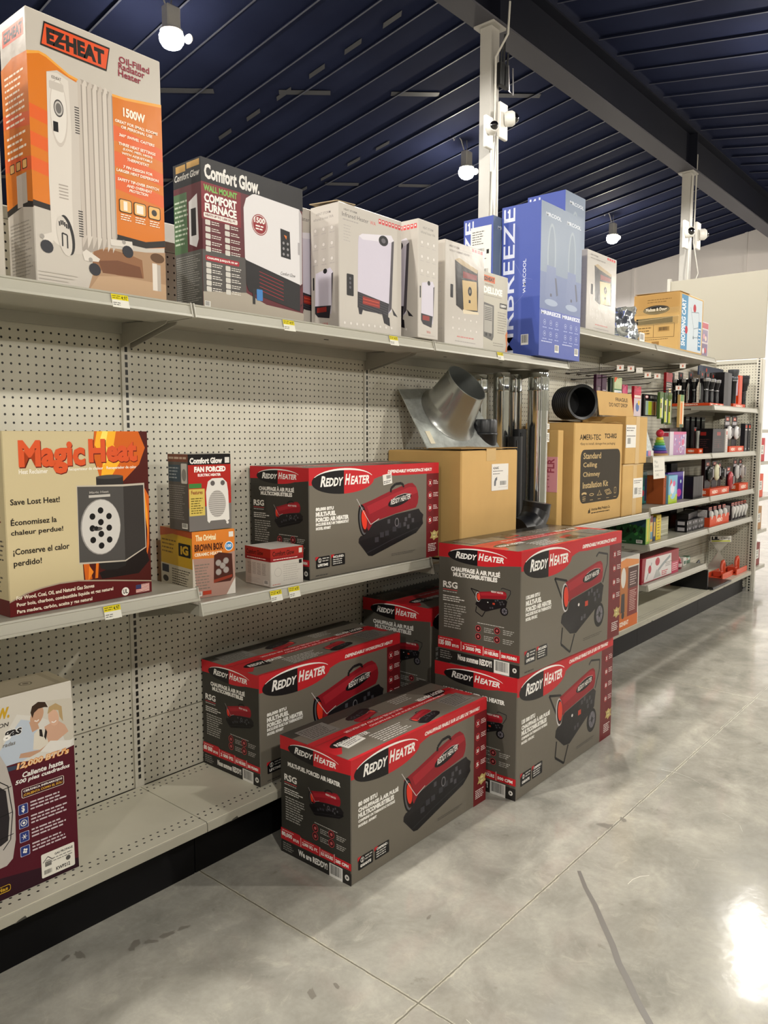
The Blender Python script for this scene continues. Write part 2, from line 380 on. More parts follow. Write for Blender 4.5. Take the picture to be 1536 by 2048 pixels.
def purlin(ya, yb):
    pb = MB(); za, zb = roof(ya), roof(yb)
    for x0, x1, dz0, dz1, mi in ((-0.002, 0.002, 0.0, 0.035, 0), (-0.022, 0.0, 0.0, 0.004, 1)):
        pb.add([(x0, ya, za + dz0), (x1, ya, za + dz0), (x1, ya, za + dz1), (x0, ya, za + dz1),
                (x0, yb, zb + dz0), (x1, yb, zb + dz0), (x1, yb, zb + dz1), (x0, yb, zb + dz1)],
               [(0, 1, 2, 3), (7, 6, 5, 4), (0, 4, 5, 1), (1, 5, 6, 2), (2, 6, 7, 3), (3, 7, 4, 0)], mi)
    return pb
mats_p = [mat('#1b2036', 0.8, spec=0.1), purm]
pl = structure(purlin(RIDGE_Y + 0.12, 15.4), 'purlin', mats_p, None, ceiling)
pr = structure(purlin(RIDGE_Y - 0.12, -13.9), 'purlin', mats_p, None, ceiling)
for i in range(36):
    x = 0.35 + i * 0.575
    for src in (pl, pr):
        o = src if i == 0 else src.copy()
        if i: COL.objects.link(o); o.parent = ceiling
        o.location.x = x
# flange braces and rod bracing between purlins on the left slope
b = MB()
for (xa, ya, xb, yb) in ((2.2, 12.0, 11.5, 5.6), (4.0, 13.5, 12.5, 8.6), (7.6, 9.8, 7.6, 5.2), (9.9, 12.5, 9.9, 8.0)):
    n = 14
    for k in range(n):
        if k % 2: continue
        t0, t1 = k / n, (k + 0.9) / n
        p = [(xa + (xb - xa) * t, ya + (yb - ya) * t) for t in (t0, t1)]
        b.plate([(p[0][0], p[0][1], roof(p[0][1]) + 0.02), (p[1][0], p[1][1], roof(p[1][1]) + 0.02), (p[1][0] + 0.07, p[1][1] + 0.07, roof(p[1][1]) + 0.005), (p[0][0] + 0.07, p[0][1] + 0.07, roof(p[0][1]) + 0.005)], (0, 0, 0.004))
structure(b, 'bracing_strap', mat('#3b3c42', 0.5), None, ceiling)

b = MB()                                            # ridge beam: wide-flange section along the aisle
z0 = 5.97
b.box(-12, RIDGE_Y - 0.15, z0, 21.3, RIDGE_Y + 0.15, z0 + 0.022, 1)
b.box(-12, RIDGE_Y - 0.012, z0 + 0.022, 21.3, RIDGE_Y + 0.012, z0 + 0.63, 0)
b.box(-12, RIDGE_Y - 0.14, z0 + 0.63, 21.3, RIDGE_Y + 0.14, z0 + 0.655, 0)
for x in (7.66, 13.96, 1.36, 20.26): b.box(x - 0.012, RIDGE_Y - 0.14, z0 + 0.02, x + 0.012, RIDGE_Y + 0.14, z0 + 0.63, 0)
structure(b, 'trim_1', [beamm, flangem], 'long dark steel ridge beam carrying the roof purlins')

postm = mat('#98958f', 0.4, var=0.06, vscale=3); white = mat('#d6d3cc', 0.4); wirem = mat('#b9b6ae', 0.45)
def column(n, x, wires, lab):
    b = MB(); b.box(x - 0.085, RIDGE_Y - 0.075, 0, x + 0.085, RIDGE_Y + 0.075, 5.968, c=0.006); b.box(x - 0.13, RIDGE_Y - 0.13, 5.945, x + 0.13, RIDGE_Y + 0.13, 5.969)
    b.box(x - 0.15, RIDGE_Y - 0.15, 0, x + 0.15, RIDGE_Y + 0.15, 0.02)
    o = structure(b, 'trim_%d' % n, postm, lab)
    for k, w_ in enumerate(wires):
        t = MB(); t.tube(w_, 0.012, seg=6); structure(t, 'conduit', wirem, None, o)
    return o
y = RIDGE_Y - 0.09
column(2, 7.66, [[(7.60, y, 3.0), (7.59, y, 4.0), (7.61, y - 0.02, 5.0), (7.60, y - 0.03, 5.6), (7.70, y - 0.12, 5.85), (7.73, y - 0.12, 6.2)],
                 [(7.70, y, 3.2), (7.68, y - 0.02, 4.2), (7.70, y, 4.8)], [(7.56, y, 3.4), (7.62, y, 4.4)]], 'grey steel column behind the shelving, nearer of the two')
column(3, 13.96, [[(13.86, y, 2.6), (13.84, y, 3.9), (13.72, y - 0.05, 4.3), (13.86, y, 4.9), (13.92, y, 5.9)], [(14.08, y, 2.6), (14.10, y, 4.0), (14.22, y - 0.05, 4.3), (14.08, y, 4.8), (14.12, y, 6.3)]],
       'grey steel column above the white panel, farther of the two')
def camera_unit(x, zc, side, lab, s=1.0):
    r = empty('security_camera', lab, 'security camera', (x, RIDGE_Y - 0.12, zc), 0, 'security cameras on the steel columns')
    b = MB(); b.box(-0.07 * s, 0.0, -0.17 * s, 0.07 * s, 0.045, 0.17 * s, c=0.008); b.build('junction_box', white, r)
    b = MB(); b.lathe([(0.055 * s, 0), (0.07 * s, 0.03), (0.072 * s, 0.09), (0.055 * s, 0.12)], (0, 0, 0.02), (0.55 * side, -0.8, 0.05)); b.build('housing', white, r)
    b = MB(); a = Vector((0.55 * side, -0.8, 0.05)).normalized(); b.lathe([(0.048 * s, 0), (0.044 * s, 0.02), (0.03 * s, 0.04), (0.004, 0.05)], Vector((0, 0, 0.02)) + a * 0.118, a); b.build('lens_dome', mat('#08080a', 0.08, coat=1.0), r)
camera_unit(7.79, 4.98, 1, 'white dome camera on right side of the nearer steel column', 1.15)
camera_unit(7.50, 4.78, -1, 'white dome camera on left side of the nearer steel column, slightly lower')
camera_unit(13.66, 4.86, -1, 'white dome camera on left side of the farther steel column', 1.35)
camera_unit(14.26, 4.95, 1, 'white dome camera on right side of the farther steel column', 1.35)
# black antenna bracket strapped to the near column
r = empty('wireless_receiver', 'black antenna receiver strapped high on the nearer steel column', 'receiver', (7.74, RIDGE_Y - 0.1, 5.45))
b = MB(); b.box(-0.09, -0.06, -0.13, 0.09, 0, 0.12, c=0.01); b.build('body', mat('#101114', 0.4), r)
for xx, h in ((-0.08, 0.3), (-0.02, 0.42), (0.05, 0.25)):
    b = MB(); b.tube([(xx, -0.05, 0.05), (xx, -0.06, h)], 0.012, seg=6); b.build('antenna', mat('#101114', 0.4), r)
b = MB(); b.tube([(0.03, -0.08, 0.1), (0.03, -0.09, -0.17), (0.12, -0.09, -0.19), (0.12, -0.08, 0.1)], 0.008, seg=6); b.build('bracket', mat('#9a989a', 0.35, 0.7), r)

wm_ = NT('far_wall_paint'); wm_ = wm_.done(wm_.mix(wm_.ramp(wm_.noise(0.7, 3), 0.3, 0.7), rgb('#7c7878'), rgb('#868282')), 0.6)
b = MB(); b.plate([(21.3, -14, 0), (21.3, 15.5, 0), (21.3, 15.5, roof(15.5) + 0.2), (21.3, RIDGE_Y, RIDGE_Z + 0.2), (21.3, -14, roof(-14) + 0.2)], (0.1, 0, 0))
for yy in (11.9, 9.04, 6.1, 3.1, 0.1): b.box(21.27, yy - 0.035, 0, 21.3, yy + 0.035, roof(yy) + 0.19)
structure(b, 'wall_back', mat('#efeaea', 0.6, var=0.03, vscale=1), 'tall grey metal panel wall at the far end')
b = MB(); b.box(-12, 15.5, 0, 21.3, 15.6, 5.2); structure(b, 'wall_left', wm_, 'long side wall beyond the shelving')
b = MB(); b.box(-12.1, -14, 0, -12, 15.5, 5.2); structure(b, 'wall_front', wm_, 'wall behind the viewer')
b = MB(); b.box(-12, -14.1, 0, 21.3, -14, 3.8); structure(b, 'wall_right', wm_, 'long side wall across the aisles')

# ------------------------------------------------------------------ high-bay lamps, hung from the roof on a regular grid
glow = emit('#fff4e0', 260.0); alu = mat('#c9c6be', 0.35, 0.6)
seen = {(5.28, 7.6): 'high-bay lamp hanging above the orange radiator box, largest in view',
        (10.99, 7.6): 'high-bay lamp hanging just left of the nearer steel column',
        (16.7, 7.6): 'high-bay lamp hanging right of the blue boxes, farthest away'}
def lamp(x, y, z, lab):
    r = empty('high_bay_lamp', lab, 'lamp', (x, y, z), 0, 'high-bay lamps hanging from the roof')
    s = 1.0
    b = MB(); b.lathe([(0.07, 0.035), (0.12, 0.02), (0.125, 0.0), (0.12, -0.01)], seg=20); b.build('collar', alu, r)
    b = MB(); b.lathe([(0.115, -0.01), (0.135, -0.05), (0.13, -0.10), (0.10, -0.15), (0.05, -0.175), (0.005, -0.18)], seg=20); b.build('lens', glow, r)
    b = MB(); b.box(-0.085, -0.06, 0.03, 0.085, 0.06, 0.26, c=0.01); b.build('driver_box', alu, r)
    top = roof(y) + 0.02 - z
    b = MB(); b.tube([(0, 0, 0.25), (0.01, 0, 0.34), (0, 0, 0.4), (0, 0, top)], 0.007, seg=6); b.build('hook', mat('#8c8a86', 0.4, 0.5), r)
    b = MB(); b.tube([(-0.05, 0, 0.22), (-0.12, 0.03, 0.42), (-0.2, 0.06, 0.5), (-0.22, 0.1, 0.4), (-0.3, 0.1, 0.52), (-0.34, 0.1, top)], 0.008, seg=6); b.build('power_cord', mat('#b8b5ad', 0.5), r)
    b = MB(); b.lathe([(0.05, -0.01), (0.055, 0), (0.05, 0.01), (0.04, 0)], (0.19, -0.05, -0.02), (1, 0.3, 0), seg=14); b.build('sensor', alu, r)
    ld = bpy.data.lights.new('lamp_light', 'SPOT'); ld.energy = LAMP_W * (0.5 if y < -5 else 0.68 if y < 0 else 1.0); ld.color = LAMP_COL; ld.spot_size = math.radians(176); ld.spot_blend = 0.12; ld.shadow_soft_size = 0.07
    lo = bpy.data.objects.new('lamp_light', ld); COL.objects.link(lo); lo.parent = r; lo.location = (0, 0, -0.26)
for y in LAMP_Y:
    for x in LAMP_X:
        lamp(x, y, roof(y) - (0.42 if y > 0 else 0.72), seen.get((x, y), 'high-bay lamp of the same grid, outside the picture'))

# ------------------------------------------------------------------ shelving run
X0S = [0.216 + 1.219 * k for k in range(-1, 7)]     # upright positions: -1.003 ... 7.53
BY = 2.38                                           # face of the back panels
gond = empty('gondola_shelving', 'long run of grey steel gondola shelving with perforated back', 'shelving', (0, 0, 0))
pegx = peg_mat('X'); slotm = slot_mat()
for k in range(len(X0S) - 1):
    xa, xb = X0S[k], X0S[k + 1]
    sz = 0.457 if k % 2 else 0.438
    for za, zb in ((0.20, sz - 0.002), (sz + 0.002, 2.085)):
        b = MB(); b.box(xa + 0.018, BY, za, xb - 0.018, BY + 0.012, zb); b.build('back_panel', pegx, gond)
    b = MB(); b.box(xa, 2.053, 0.0, xb - 0.003, 2.07, 0.163); b.build('kick_plate', black_kick, gond)
    b = MB(); b.box(xa + 0.01, BY - 0.004, 2.087, xb - 0.01, BY + 0.05, 2.125, c=0.004); b.build('top_rail', steel, gond)
for x in X0S:
    b = MB(); b.box(x - 0.0175, BY - 0.006, 0.0, x + 0.0175, BY + 0.05, 2.12); b.box(x - 0.006, BY - 0.0062, 0.2, x + 0.006, BY - 0.0058, 2.1)
    b.build('upright', slotm, gond)
b = MB(); b.box(X0S[0], BY + 0.02, 0, X0S[-1], BY + 0.045, 2.08); b.build('rear_panel', steel_d, gond)
b = MB(); b.box(X0S[1], BY + 0.05, 2.035, X0S[-1], BY + 0.42, 2.068); b.build('rear_shelf', steel_d, gond)

def shelf(k0, z, lab, yf=2.0, x1=None, x0=None, group='shelves of the grey gondola'):
    xa = (x0 or X0S[k0]) + 0.004; xb = (x1 or X0S[k0 + 1]) - 0.004; W = xb - xa
    r = empty('shelf', lab, 'shelf', (xa, yf, z), 0, group)
    D = BY - 0.008 - yf
    b = MB(); b.box(0, 0.004, -0.003, W, D, 0); b.box(0, 0.004, -0.036, W, 0.17, -0.004); b.box(0, 0.17, -0.020, W, D - 0.001, -0.004)
    b.box(0.0, D - 0.012, -0.055, W, D, -0.02, 0)
    b.box(W * 0.52, 0.06, -0.0375, W * 0.52 + 0.02, 0.066, -0.0361, 1)
    b.box(W * 0.18, 0.1, -0.0375, W * 0.18 + 0.018, 0.106, -0.0361, 1)
    b.build('deck', [mat('#a09d91', 0.34, var=0.06, vscale=6), mat('#1c1b18', 0.6)], r)
    b = MB()                                         # price channel: slanted face, lips top and bottom, end caps
    prof = [(0.006, 0.006), (-0.001, 0.006), (-0.004, 0.0005), (-0.0015, -0.001), (-0.009, -0.026), (-0.013, -0.027), (-0.014, -0.034), (-0.008, -0.036), (0.004, -0.036)]
    rings = [[(x, p[0], p[1]) for p in prof] for x in (0.002, W - 0.002)]
    b.loft(rings, 0, (True, True), smooth=False)
    for xx in (0.0, W - 0.003): b.add([(xx, 0.006, 0.008), (xx, -0.006, 0.008), (xx, -0.016, -0.035), (xx, 0.004, -0.037), (xx + 0.003, 0.006, 0.008), (xx + 0.003, -0.006, 0.008), (xx + 0.003, -0.016, -0.035), (xx + 0.003, 0.004, -0.037)],
              [(0, 1, 2, 3), (7, 6, 5, 4), (0, 4, 5, 1), (1, 5, 6, 2), (2, 6, 7, 3), (3, 7, 4, 0)], 1)
    b.build('price_channel', [steel_l, mat('#bcb9ad', 0.35)], r)
    for xx in (0.012, W - 0.016):
        b = MB(); b.plate([(xx, D, -0.1), (xx, D, -0.02), (xx, 0.1, -0.036), (xx, 0.11, -0.045)], (0.004, 0, 0)); b.build('bracket', steel_d, r)
    return r
ZT = 1.84; ZM = 0.913; ZML = 0.965
names = {1: 'left end', 2: 'over the small heater boxes', 3: 'over the pipes'}
shelf(0, ZT, 'top shelf at the far left edge, mostly out of view'); shelf(1, ZT, 'top shelf holding the orange radiator box')
shelf(2, ZT, 'top shelf holding the dark wall heater box and the first white boxes'); shelf(3, ZT, 'top shelf holding the wood-cabinet heater box and blue boxes')
shelf(4, 2.04, 'raised top shelf holding the silver bag', x0=3.945); shelf(5, 2.04, 'raised top shelf holding the taped brown carton')
shelf(0, ZML, 'middle shelf at the far left edge, mostly out of view'); shelf(1, ZML, 'middle shelf holding the flame-printed box'); shelf(2, ZM, 'middle shelf holding the fan heater boxes')
shelf(3, 0.88, 'middle shelf holding the plain brown carton and pipes'); shelf(4, 0.925, 'middle shelf holding the chimney kit carton')
shelf(5, 0.952, 'middle shelf with the toy packages and paper sign above'); shelf(6, 0.955, 'middle shelf with the orange trays of clip lights')
shelf(5, 1.30, 'shelf at chest height holding the stacking ring toy'); shelf(6, 1.30, 'shelf at chest height holding white lights in red trays')
shelf(6, 1.68, 'highest shelf at the right end, holding flashlights')
shelf(5, 0.70, 'lower shelf holding the green picture box'); shelf(6, 0.70, 'lower shelf holding light bulbs')
shelf(5, 0.42, 'low short shelf holding the red tool box')

bdm = base_deck_mat(); lipm = mat('#aaa697', 0.4, var=0.07, vscale=5)
whichb = ['at the far left, mostly out of view', 'holding the burgundy gas heater box', 'holding a red heater box, left of the floor stack', 'hidden behind the floor stack', 'holding the white and orange heater box', 'empty, under the low short shelf', 'at the right end, holding orange tools']
for k in range(7):
    xa, xb = X0S[k] + 0.0015, X0S[k + 1] - 0.0015
    r = empty('base_shelf', 'base shelf, ' + whichb[k], 'shelf', (0, 0, 0), 0, 'base shelves')
    b = MB(); b.box(xa, 1.985, 0.196, xb, BY - 0.008, 0.2); b.build('deck', bdm, r)
    b = MB(); b.loft([[(x, 1.99, 0.2), (x, 1.981, 0.195), (x, 1.981, 0.168), (x, 1.99, 0.163), (x, 2.0, 0.163), (x, 2.0, 0.196)] for x in (xa, xb)], 0, smooth=False); b.build('front_lip', lipm, r)
    b = MB()
    for q in range(1): xx = xa + 1.2 * Rs.random() * .95; b.add([(xx, 1.9805, .166), (xx + .012, 1.9805, .172), (xx + .03, 1.9805, .176), (xx + .034, 1.9805, .168)], [(0, 1, 2, 3)])
    b.build('paint_chip', mat('#4a4840', .6), r)

# unseen shelving run added behind the viewer to block lamp light and floor bounce
b = MB(); b.box(-4.5, -2.42, 0.0, 7.4, -1.55, 0.2); b.box(-4.5, -2.0, 0.2, 7.4, -1.96, 2.14)
for zz in (0.7, 1.2, 1.83): b.box(-4.5, -2.38, zz - 0.03, 7.4, -1.58, zz)
b.build('gondola_shelving', steel, None, 'unseen grey shelving run added across the aisle to block lamp light', 'shelving')
# end unit standing across the run, with white header panel
EX = 7.60
end = empty('end_shelving', 'shelving unit standing across the far end of the run', 'shelving', (0, 0, 0))
b = MB(); b.box(EX, 2.02, 0.03, EX + 0.012, 3.2, 2.10); b.build('side_panel', peg_mat('Y'), end)
b = MB(); b.box(EX - 0.012, 1.99, 0, EX + 0.035, 2.035, 2.14); b.build('upright', slot_mat_y(2.013), end)
b = MB(); b.box(EX + 0.0, 1.975, 0, EX + 0.04, 1.99, 2.13); b.build('edge_trim', mat('#cdcabf', 0.4), end)
b = MB(); b.box(EX - 0.01, 2.03, 2.10, EX + 0.035, 3.2, 2.135, c=0.003); b.build('top_rail', steel, end)
for zz in (0.2, 0.55, 0.86, 1.2, 1.5):
    b = MB(); b.box(EX + 0.05, 2.0, zz - 0.03, EX + 0.45, 3.1, zz); b.build('side_shelf', steel_l, end)
b = MB(); b.box(EX + 0.045, 2.08, 0, EX + 0.4, 3.1, 0.16); b.build('kick_plate', black_kick, end)
b = MB(); b.box(EX + 0.0, 1.975, 2.145, EX + 0.02, 2.87, 2.925, c=0.002); b.box(EX - 0.012, 2.85, 2.14, EX + 0.03, 2.88, 2.95, 1)
b.build('header_board', [mat('#a39e90', 0.6), mat('#b5b2a9', 0.45)], None, 'large blank cream header board above the end shelving', 'sign board')
for zz, c, nm in ((0.201, '#7a2320', 'dark red carton low beside the end post'), (0.551, '#a87c4a', 'brown carton beside the end post'), (0.861, '#d8532f', 'orange package beside the end post'), (1.201, '#b8242c', 'red package beside the end post')):
    C = Carton(EX + 0.07, 2.03, zz, 0.3, 0.25, 0.22, base=c); C.F.rect(0.1, 0.3, 0.9, 0.7, '#d9d6cf'); C.F.fine(0.15, 0.35, 0.85, 0.65, 4, '#3a3836'); C.finish('boxed_product', nm, 'box')

# ------------------------------------------------------------------ shelf price tags
def price_tag(x, z, lab, yf=2.0, rz=0.0):
    r = Carton(x, yf - 0.016, z - 0.037, 0.052, 0.002, 0.038, rz, base='#dcdacf', rough=0.5, c=0.0003)
    r.F.rect(0.0, 0.58, 1, 1, '#d8c812'); r.F.fine(0.05, 0.64, 0.6, 0.95, 2, '#6d650c'); r.F.fine(0.05, 0.12, 0.5, 0.42, 2, '#6b6a66'); r.F.txt('4.97', 0.58, 0.62, 0.95, 0.93, '#2d2b08')
    o = r.finish('price_tag', lab, 'price tag', 'yellow and white shelf price tags'); o.rotation_euler.x = math.radians(-16); return o
price_tag(1.165, ZT, 'price tag under the orange radiator box'); price_tag(1.80, ZT, 'price tag under the dark wall heater box')
price_tag(2.36, ZT, 'price tag under the white heater boxes'); price_tag(3.15, ZT, 'price tag under the grey deluxe heater box')
price_tag(1.108, ZML, 'price tag under the flame-printed box'); price_tag(1.725, ZM, 'left of two price tags under the small white box'); price_tag(1.81, ZM, 'right of two price tags under the small white box')
# ------------------------------------------------------------------ printed pictures shared by several cartons
def heater80(A, logo=True):                          # forced-air heater, low model; drawn in front-face coordinates
    A.poly([(0.411, 0.432), (0.625, 0.503), (0.822, 0.532), (0.835, 0.50), (0.862, 0.464), (0.855, 0.42), (0.86, 0.372), (0.84, 0.34), (0.799, 0.284), (0.439, 0.121), (0.41, 0.13), (0.337, 0.271), (0.339, 0.308), (0.352, 0.331), (0.379, 0.337)], '#1d1a1c')
    A.poly([(0.345, 0.285), (0.365, 0.29), (0.84, 0.40), (0.86, 0.372), (0.799, 0.284), (0.439, 0.121), (0.41, 0.13)], '#141214')
    A.poly([(0.339, 0.623), (0.442, 0.668), (0.588, 0.742), (0.73, 0.802), (0.765, 0.803), (0.794, 0.766), (0.812, 0.71), (0.818, 0.65), (0.812, 0.59), (0.796, 0.547), (0.625, 0.509), (0.454, 0.455), (0.411, 0.373)], '#8c1c26')
    A.poly([(0.40, 0.61), (0.588, 0.70), (0.74, 0.765), (0.80, 0.755), (0.81, 0.70), (0.60, 0.62), (0.42, 0.53)], '#a32630')
    A.ell(0.368, 0.48, 0.033, 0.155, '#0f0e10', rot=8); A.ell(0.372, 0.475, 0.026, 0.135, '#5b5a5e', rot=8); A.ell(0.378, 0.475, 0.023, 0.12, '#2a0d0d', rot=8); A.ell(0.38, 0.485, 0.019, 0.095, '#e03a26', rot=8)
    A.line([(0.325, 0.69), (0.36, 0.60), (0.40, 0.50), (0.428, 0.432), (0.45, 0.445), (0.493, 0.478)], 0.0016 * A.wm() / 0.5, '#c9c5c2')
    A.line([(0.585, 0.725), (0.588, 0.765), (0.623, 0.803), (0.671, 0.808), (0.69, 0.785), (0.688, 0.765)], 0.010 * A.wm() / 0.7, '#1c1b1d')
    for u, v in ((0.46, 0.28), (0.50, 0.32), (0.54, 0.33), (0.60, 0.36), (0.64, 0.39)): A.rect(u, v - 0.03, u + 0.03, v + 0.02, '#36343a')
    for u, v in ((0.56, 0.44), (0.70, 0.44), (0.73, 0.47), (0.76, 0.42), (0.69, 0.39), (0.72, 0.36)): A.rect(u, v - 0.022, u + 0.02, v + 0.02, '#4a484d')
    A.ell(0.635, 0.42, 0.017, 0.045, '#6f6c70', n=14); A.ell(0.635, 0.42, 0.012, 0.034, '#1a181a', n=14)
    A.line([(0.40, 0.16), (0.58, 0.245), (0.72, 0.30), (0.81, 0.335)], 0.003 * A.wm() / 0.7, '#2d2b2f')
    if logo:
        A.ell(0.66, 0.64, 0.098, 0.052, '#141214', rot=12, n=20); A.txt('REDDY HEATER', 0.585, 0.60, 0.748, 0.652, '#e6e2dc', 0.02, 0.2, slope=0.045)
        A.line([(0.60, 0.655), (0.64, 0.685), (0.70, 0.703), (0.757, 0.69)], 0.0012, '#e6e2dc')
def heater135(A, logo=True):                         # wheeled model
    A.line([(0.410, 0.42), (0.294, 0.72), (0.41, 0.672), (0.437, 0.49)], 0.009 * A.wm() / 0.8, '#1a191b')
    A.line([(0.71, 0.815), (0.735, 0.846), (0.838, 0.812), (0.836, 0.72), (0.79, 0.56)], 0.008 * A.wm() / 0.8, '#2c2b2d')
    A.ell(0.757, 0.272, 0.055, 0.112, '#19181a', rot=0); A.ell(0.762, 0.275, 0.036, 0.078, '#6d6970'); A.ell(0.762, 0.275, 0.012, 0.025, '#222124')
    for k in range(6): A.line([(0.762, 0.275), (0.762 + 0.034 * math.cos(k * 1.047), 0.275 + 0.074 * math.sin(k * 1.047))], 0.0025, '#2b2a2d')
    A.line([(0.377, 0.28), (0.366, 0.14), (0.457, 0.039), (0.499, 0.185)], 0.009 * A.wm() / 0.8, '#1a191b')
    A.poly([(0.437, 0.489), (0.77, 0.567), (0.80, 0.53), (0.789, 0.45), (0.784, 0.388), (0.70, 0.33), (0.514, 0.186), (0.453, 0.201), (0.361, 0.324), (0.367, 0.38), (0.381, 0.401), (0.424, 0.414)], '#1b191b')
    A.poly([(0.40, 0.66), (0.56, 0.715), (0.72, 0.765), (0.76, 0.765), (0.781, 0.738), (0.79, 0.67), (0.785, 0.611), (0.769, 0.574), (0.459, 0.502), (0.438, 0.475)], '#8c1c26')
    A.poly([(0.42, 0.64), (0.56, 0.69), (0.74, 0.75), (0.78, 0.72), (0.785, 0.67), (0.60, 0.62), (0.44, 0.575)], '#a32630')
    A.ell(0.397, 0.53, 0.032, 0.125, '#c9c6c6', rot=6); A.ell(0.401, 0.53, 0.028, 0.112, '#2b0f10', rot=6); A.ell(0.406, 0.535, 0.022, 0.088, '#d8402c', rot=6)
    for u, v in ((0.63, 0.50), (0.66, 0.52), (0.69, 0.48), (0.72, 0.50), (0.70, 0.43), (0.56, 0.30), (0.59, 0.31), (0.74, 0.45)): A.rect(u, v - 0.02, u + 0.02, v + 0.018, '#47454a')
    A.rect(0.60, 0.395, 0.632, 0.44, '#b8402c'); A.ell(0.535, 0.43, 0.009, 0.014, '#d9d5cf', n=8)
    if logo:
        A.ell(0.665, 0.655, 0.095, 0.045, '#141214', rot=8, n=20); A.txt('REDDY HEATER', 0.59, 0.62, 0.745, 0.662, '#e6e2dc', 0.02, 0.2, slope=0.03)
        A.line([(0.61, 0.68), (0.65, 0.70), (0.70, 0.71), (0.757, 0.698)], 0.0012, '#e6e2dc')
def logo(A, cx, cy, rx, ry, slope=0.0):
    A.ell(cx, cy, rx, ry, '#1b191a', 90, 270, n=20); A.ell(cx, cy, rx, ry, '#c3282e', -90, 90, n=20)
    x0, x1 = cx - rx * 0.74, cx + rx * 0.84; y0 = cy - ry * 0.36; y1 = cy + ry * 0.30; W = x1 - x0; wht = '#f4f1ec'
    A.txt('R', x0, y0, x0 + W * 0.105, y1 + ry * 0.16, wht, 0.035, 0.25); A.txt('EDDY', x0 + W * 0.10, y0, x0 + W * 0.455, y1, wht, 0.035, 0.25)
    A.txt('H', x0 + W * 0.485, y0 + ry * 0.04, x0 + W * 0.60, y1 + ry * 0.24, wht, 0.035, 0.25); A.txt('EATER', x0 + W * 0.60, y0 + ry * 0.04, x1, y1 + ry * 0.06, wht, 0.035, 0.25)
    pts = []; n = 14
    up = [(cx + rx * math.cos(math.radians(t)), cy + ry * math.sin(math.radians(t))) for t in [157 - k * 137 / n for k in range(n + 1)]]
    lo = [(cx + rx * 0.985 * math.cos(math.radians(t)), cy + ry * (0.95 - 0.10 * math.sin(math.radians(t - 20) * 1.3)) * math.sin(math.radians(t))) for t in [157 - k * 137 / n for k in range(n + 1)]]
    A.poly(up + lo[::-1], wht)
GREY = '#716b60'; GREY_D = '#383631'; RED = '#bf262d'; DRED = '#6b1b20'; WHT = '#f0ede7'
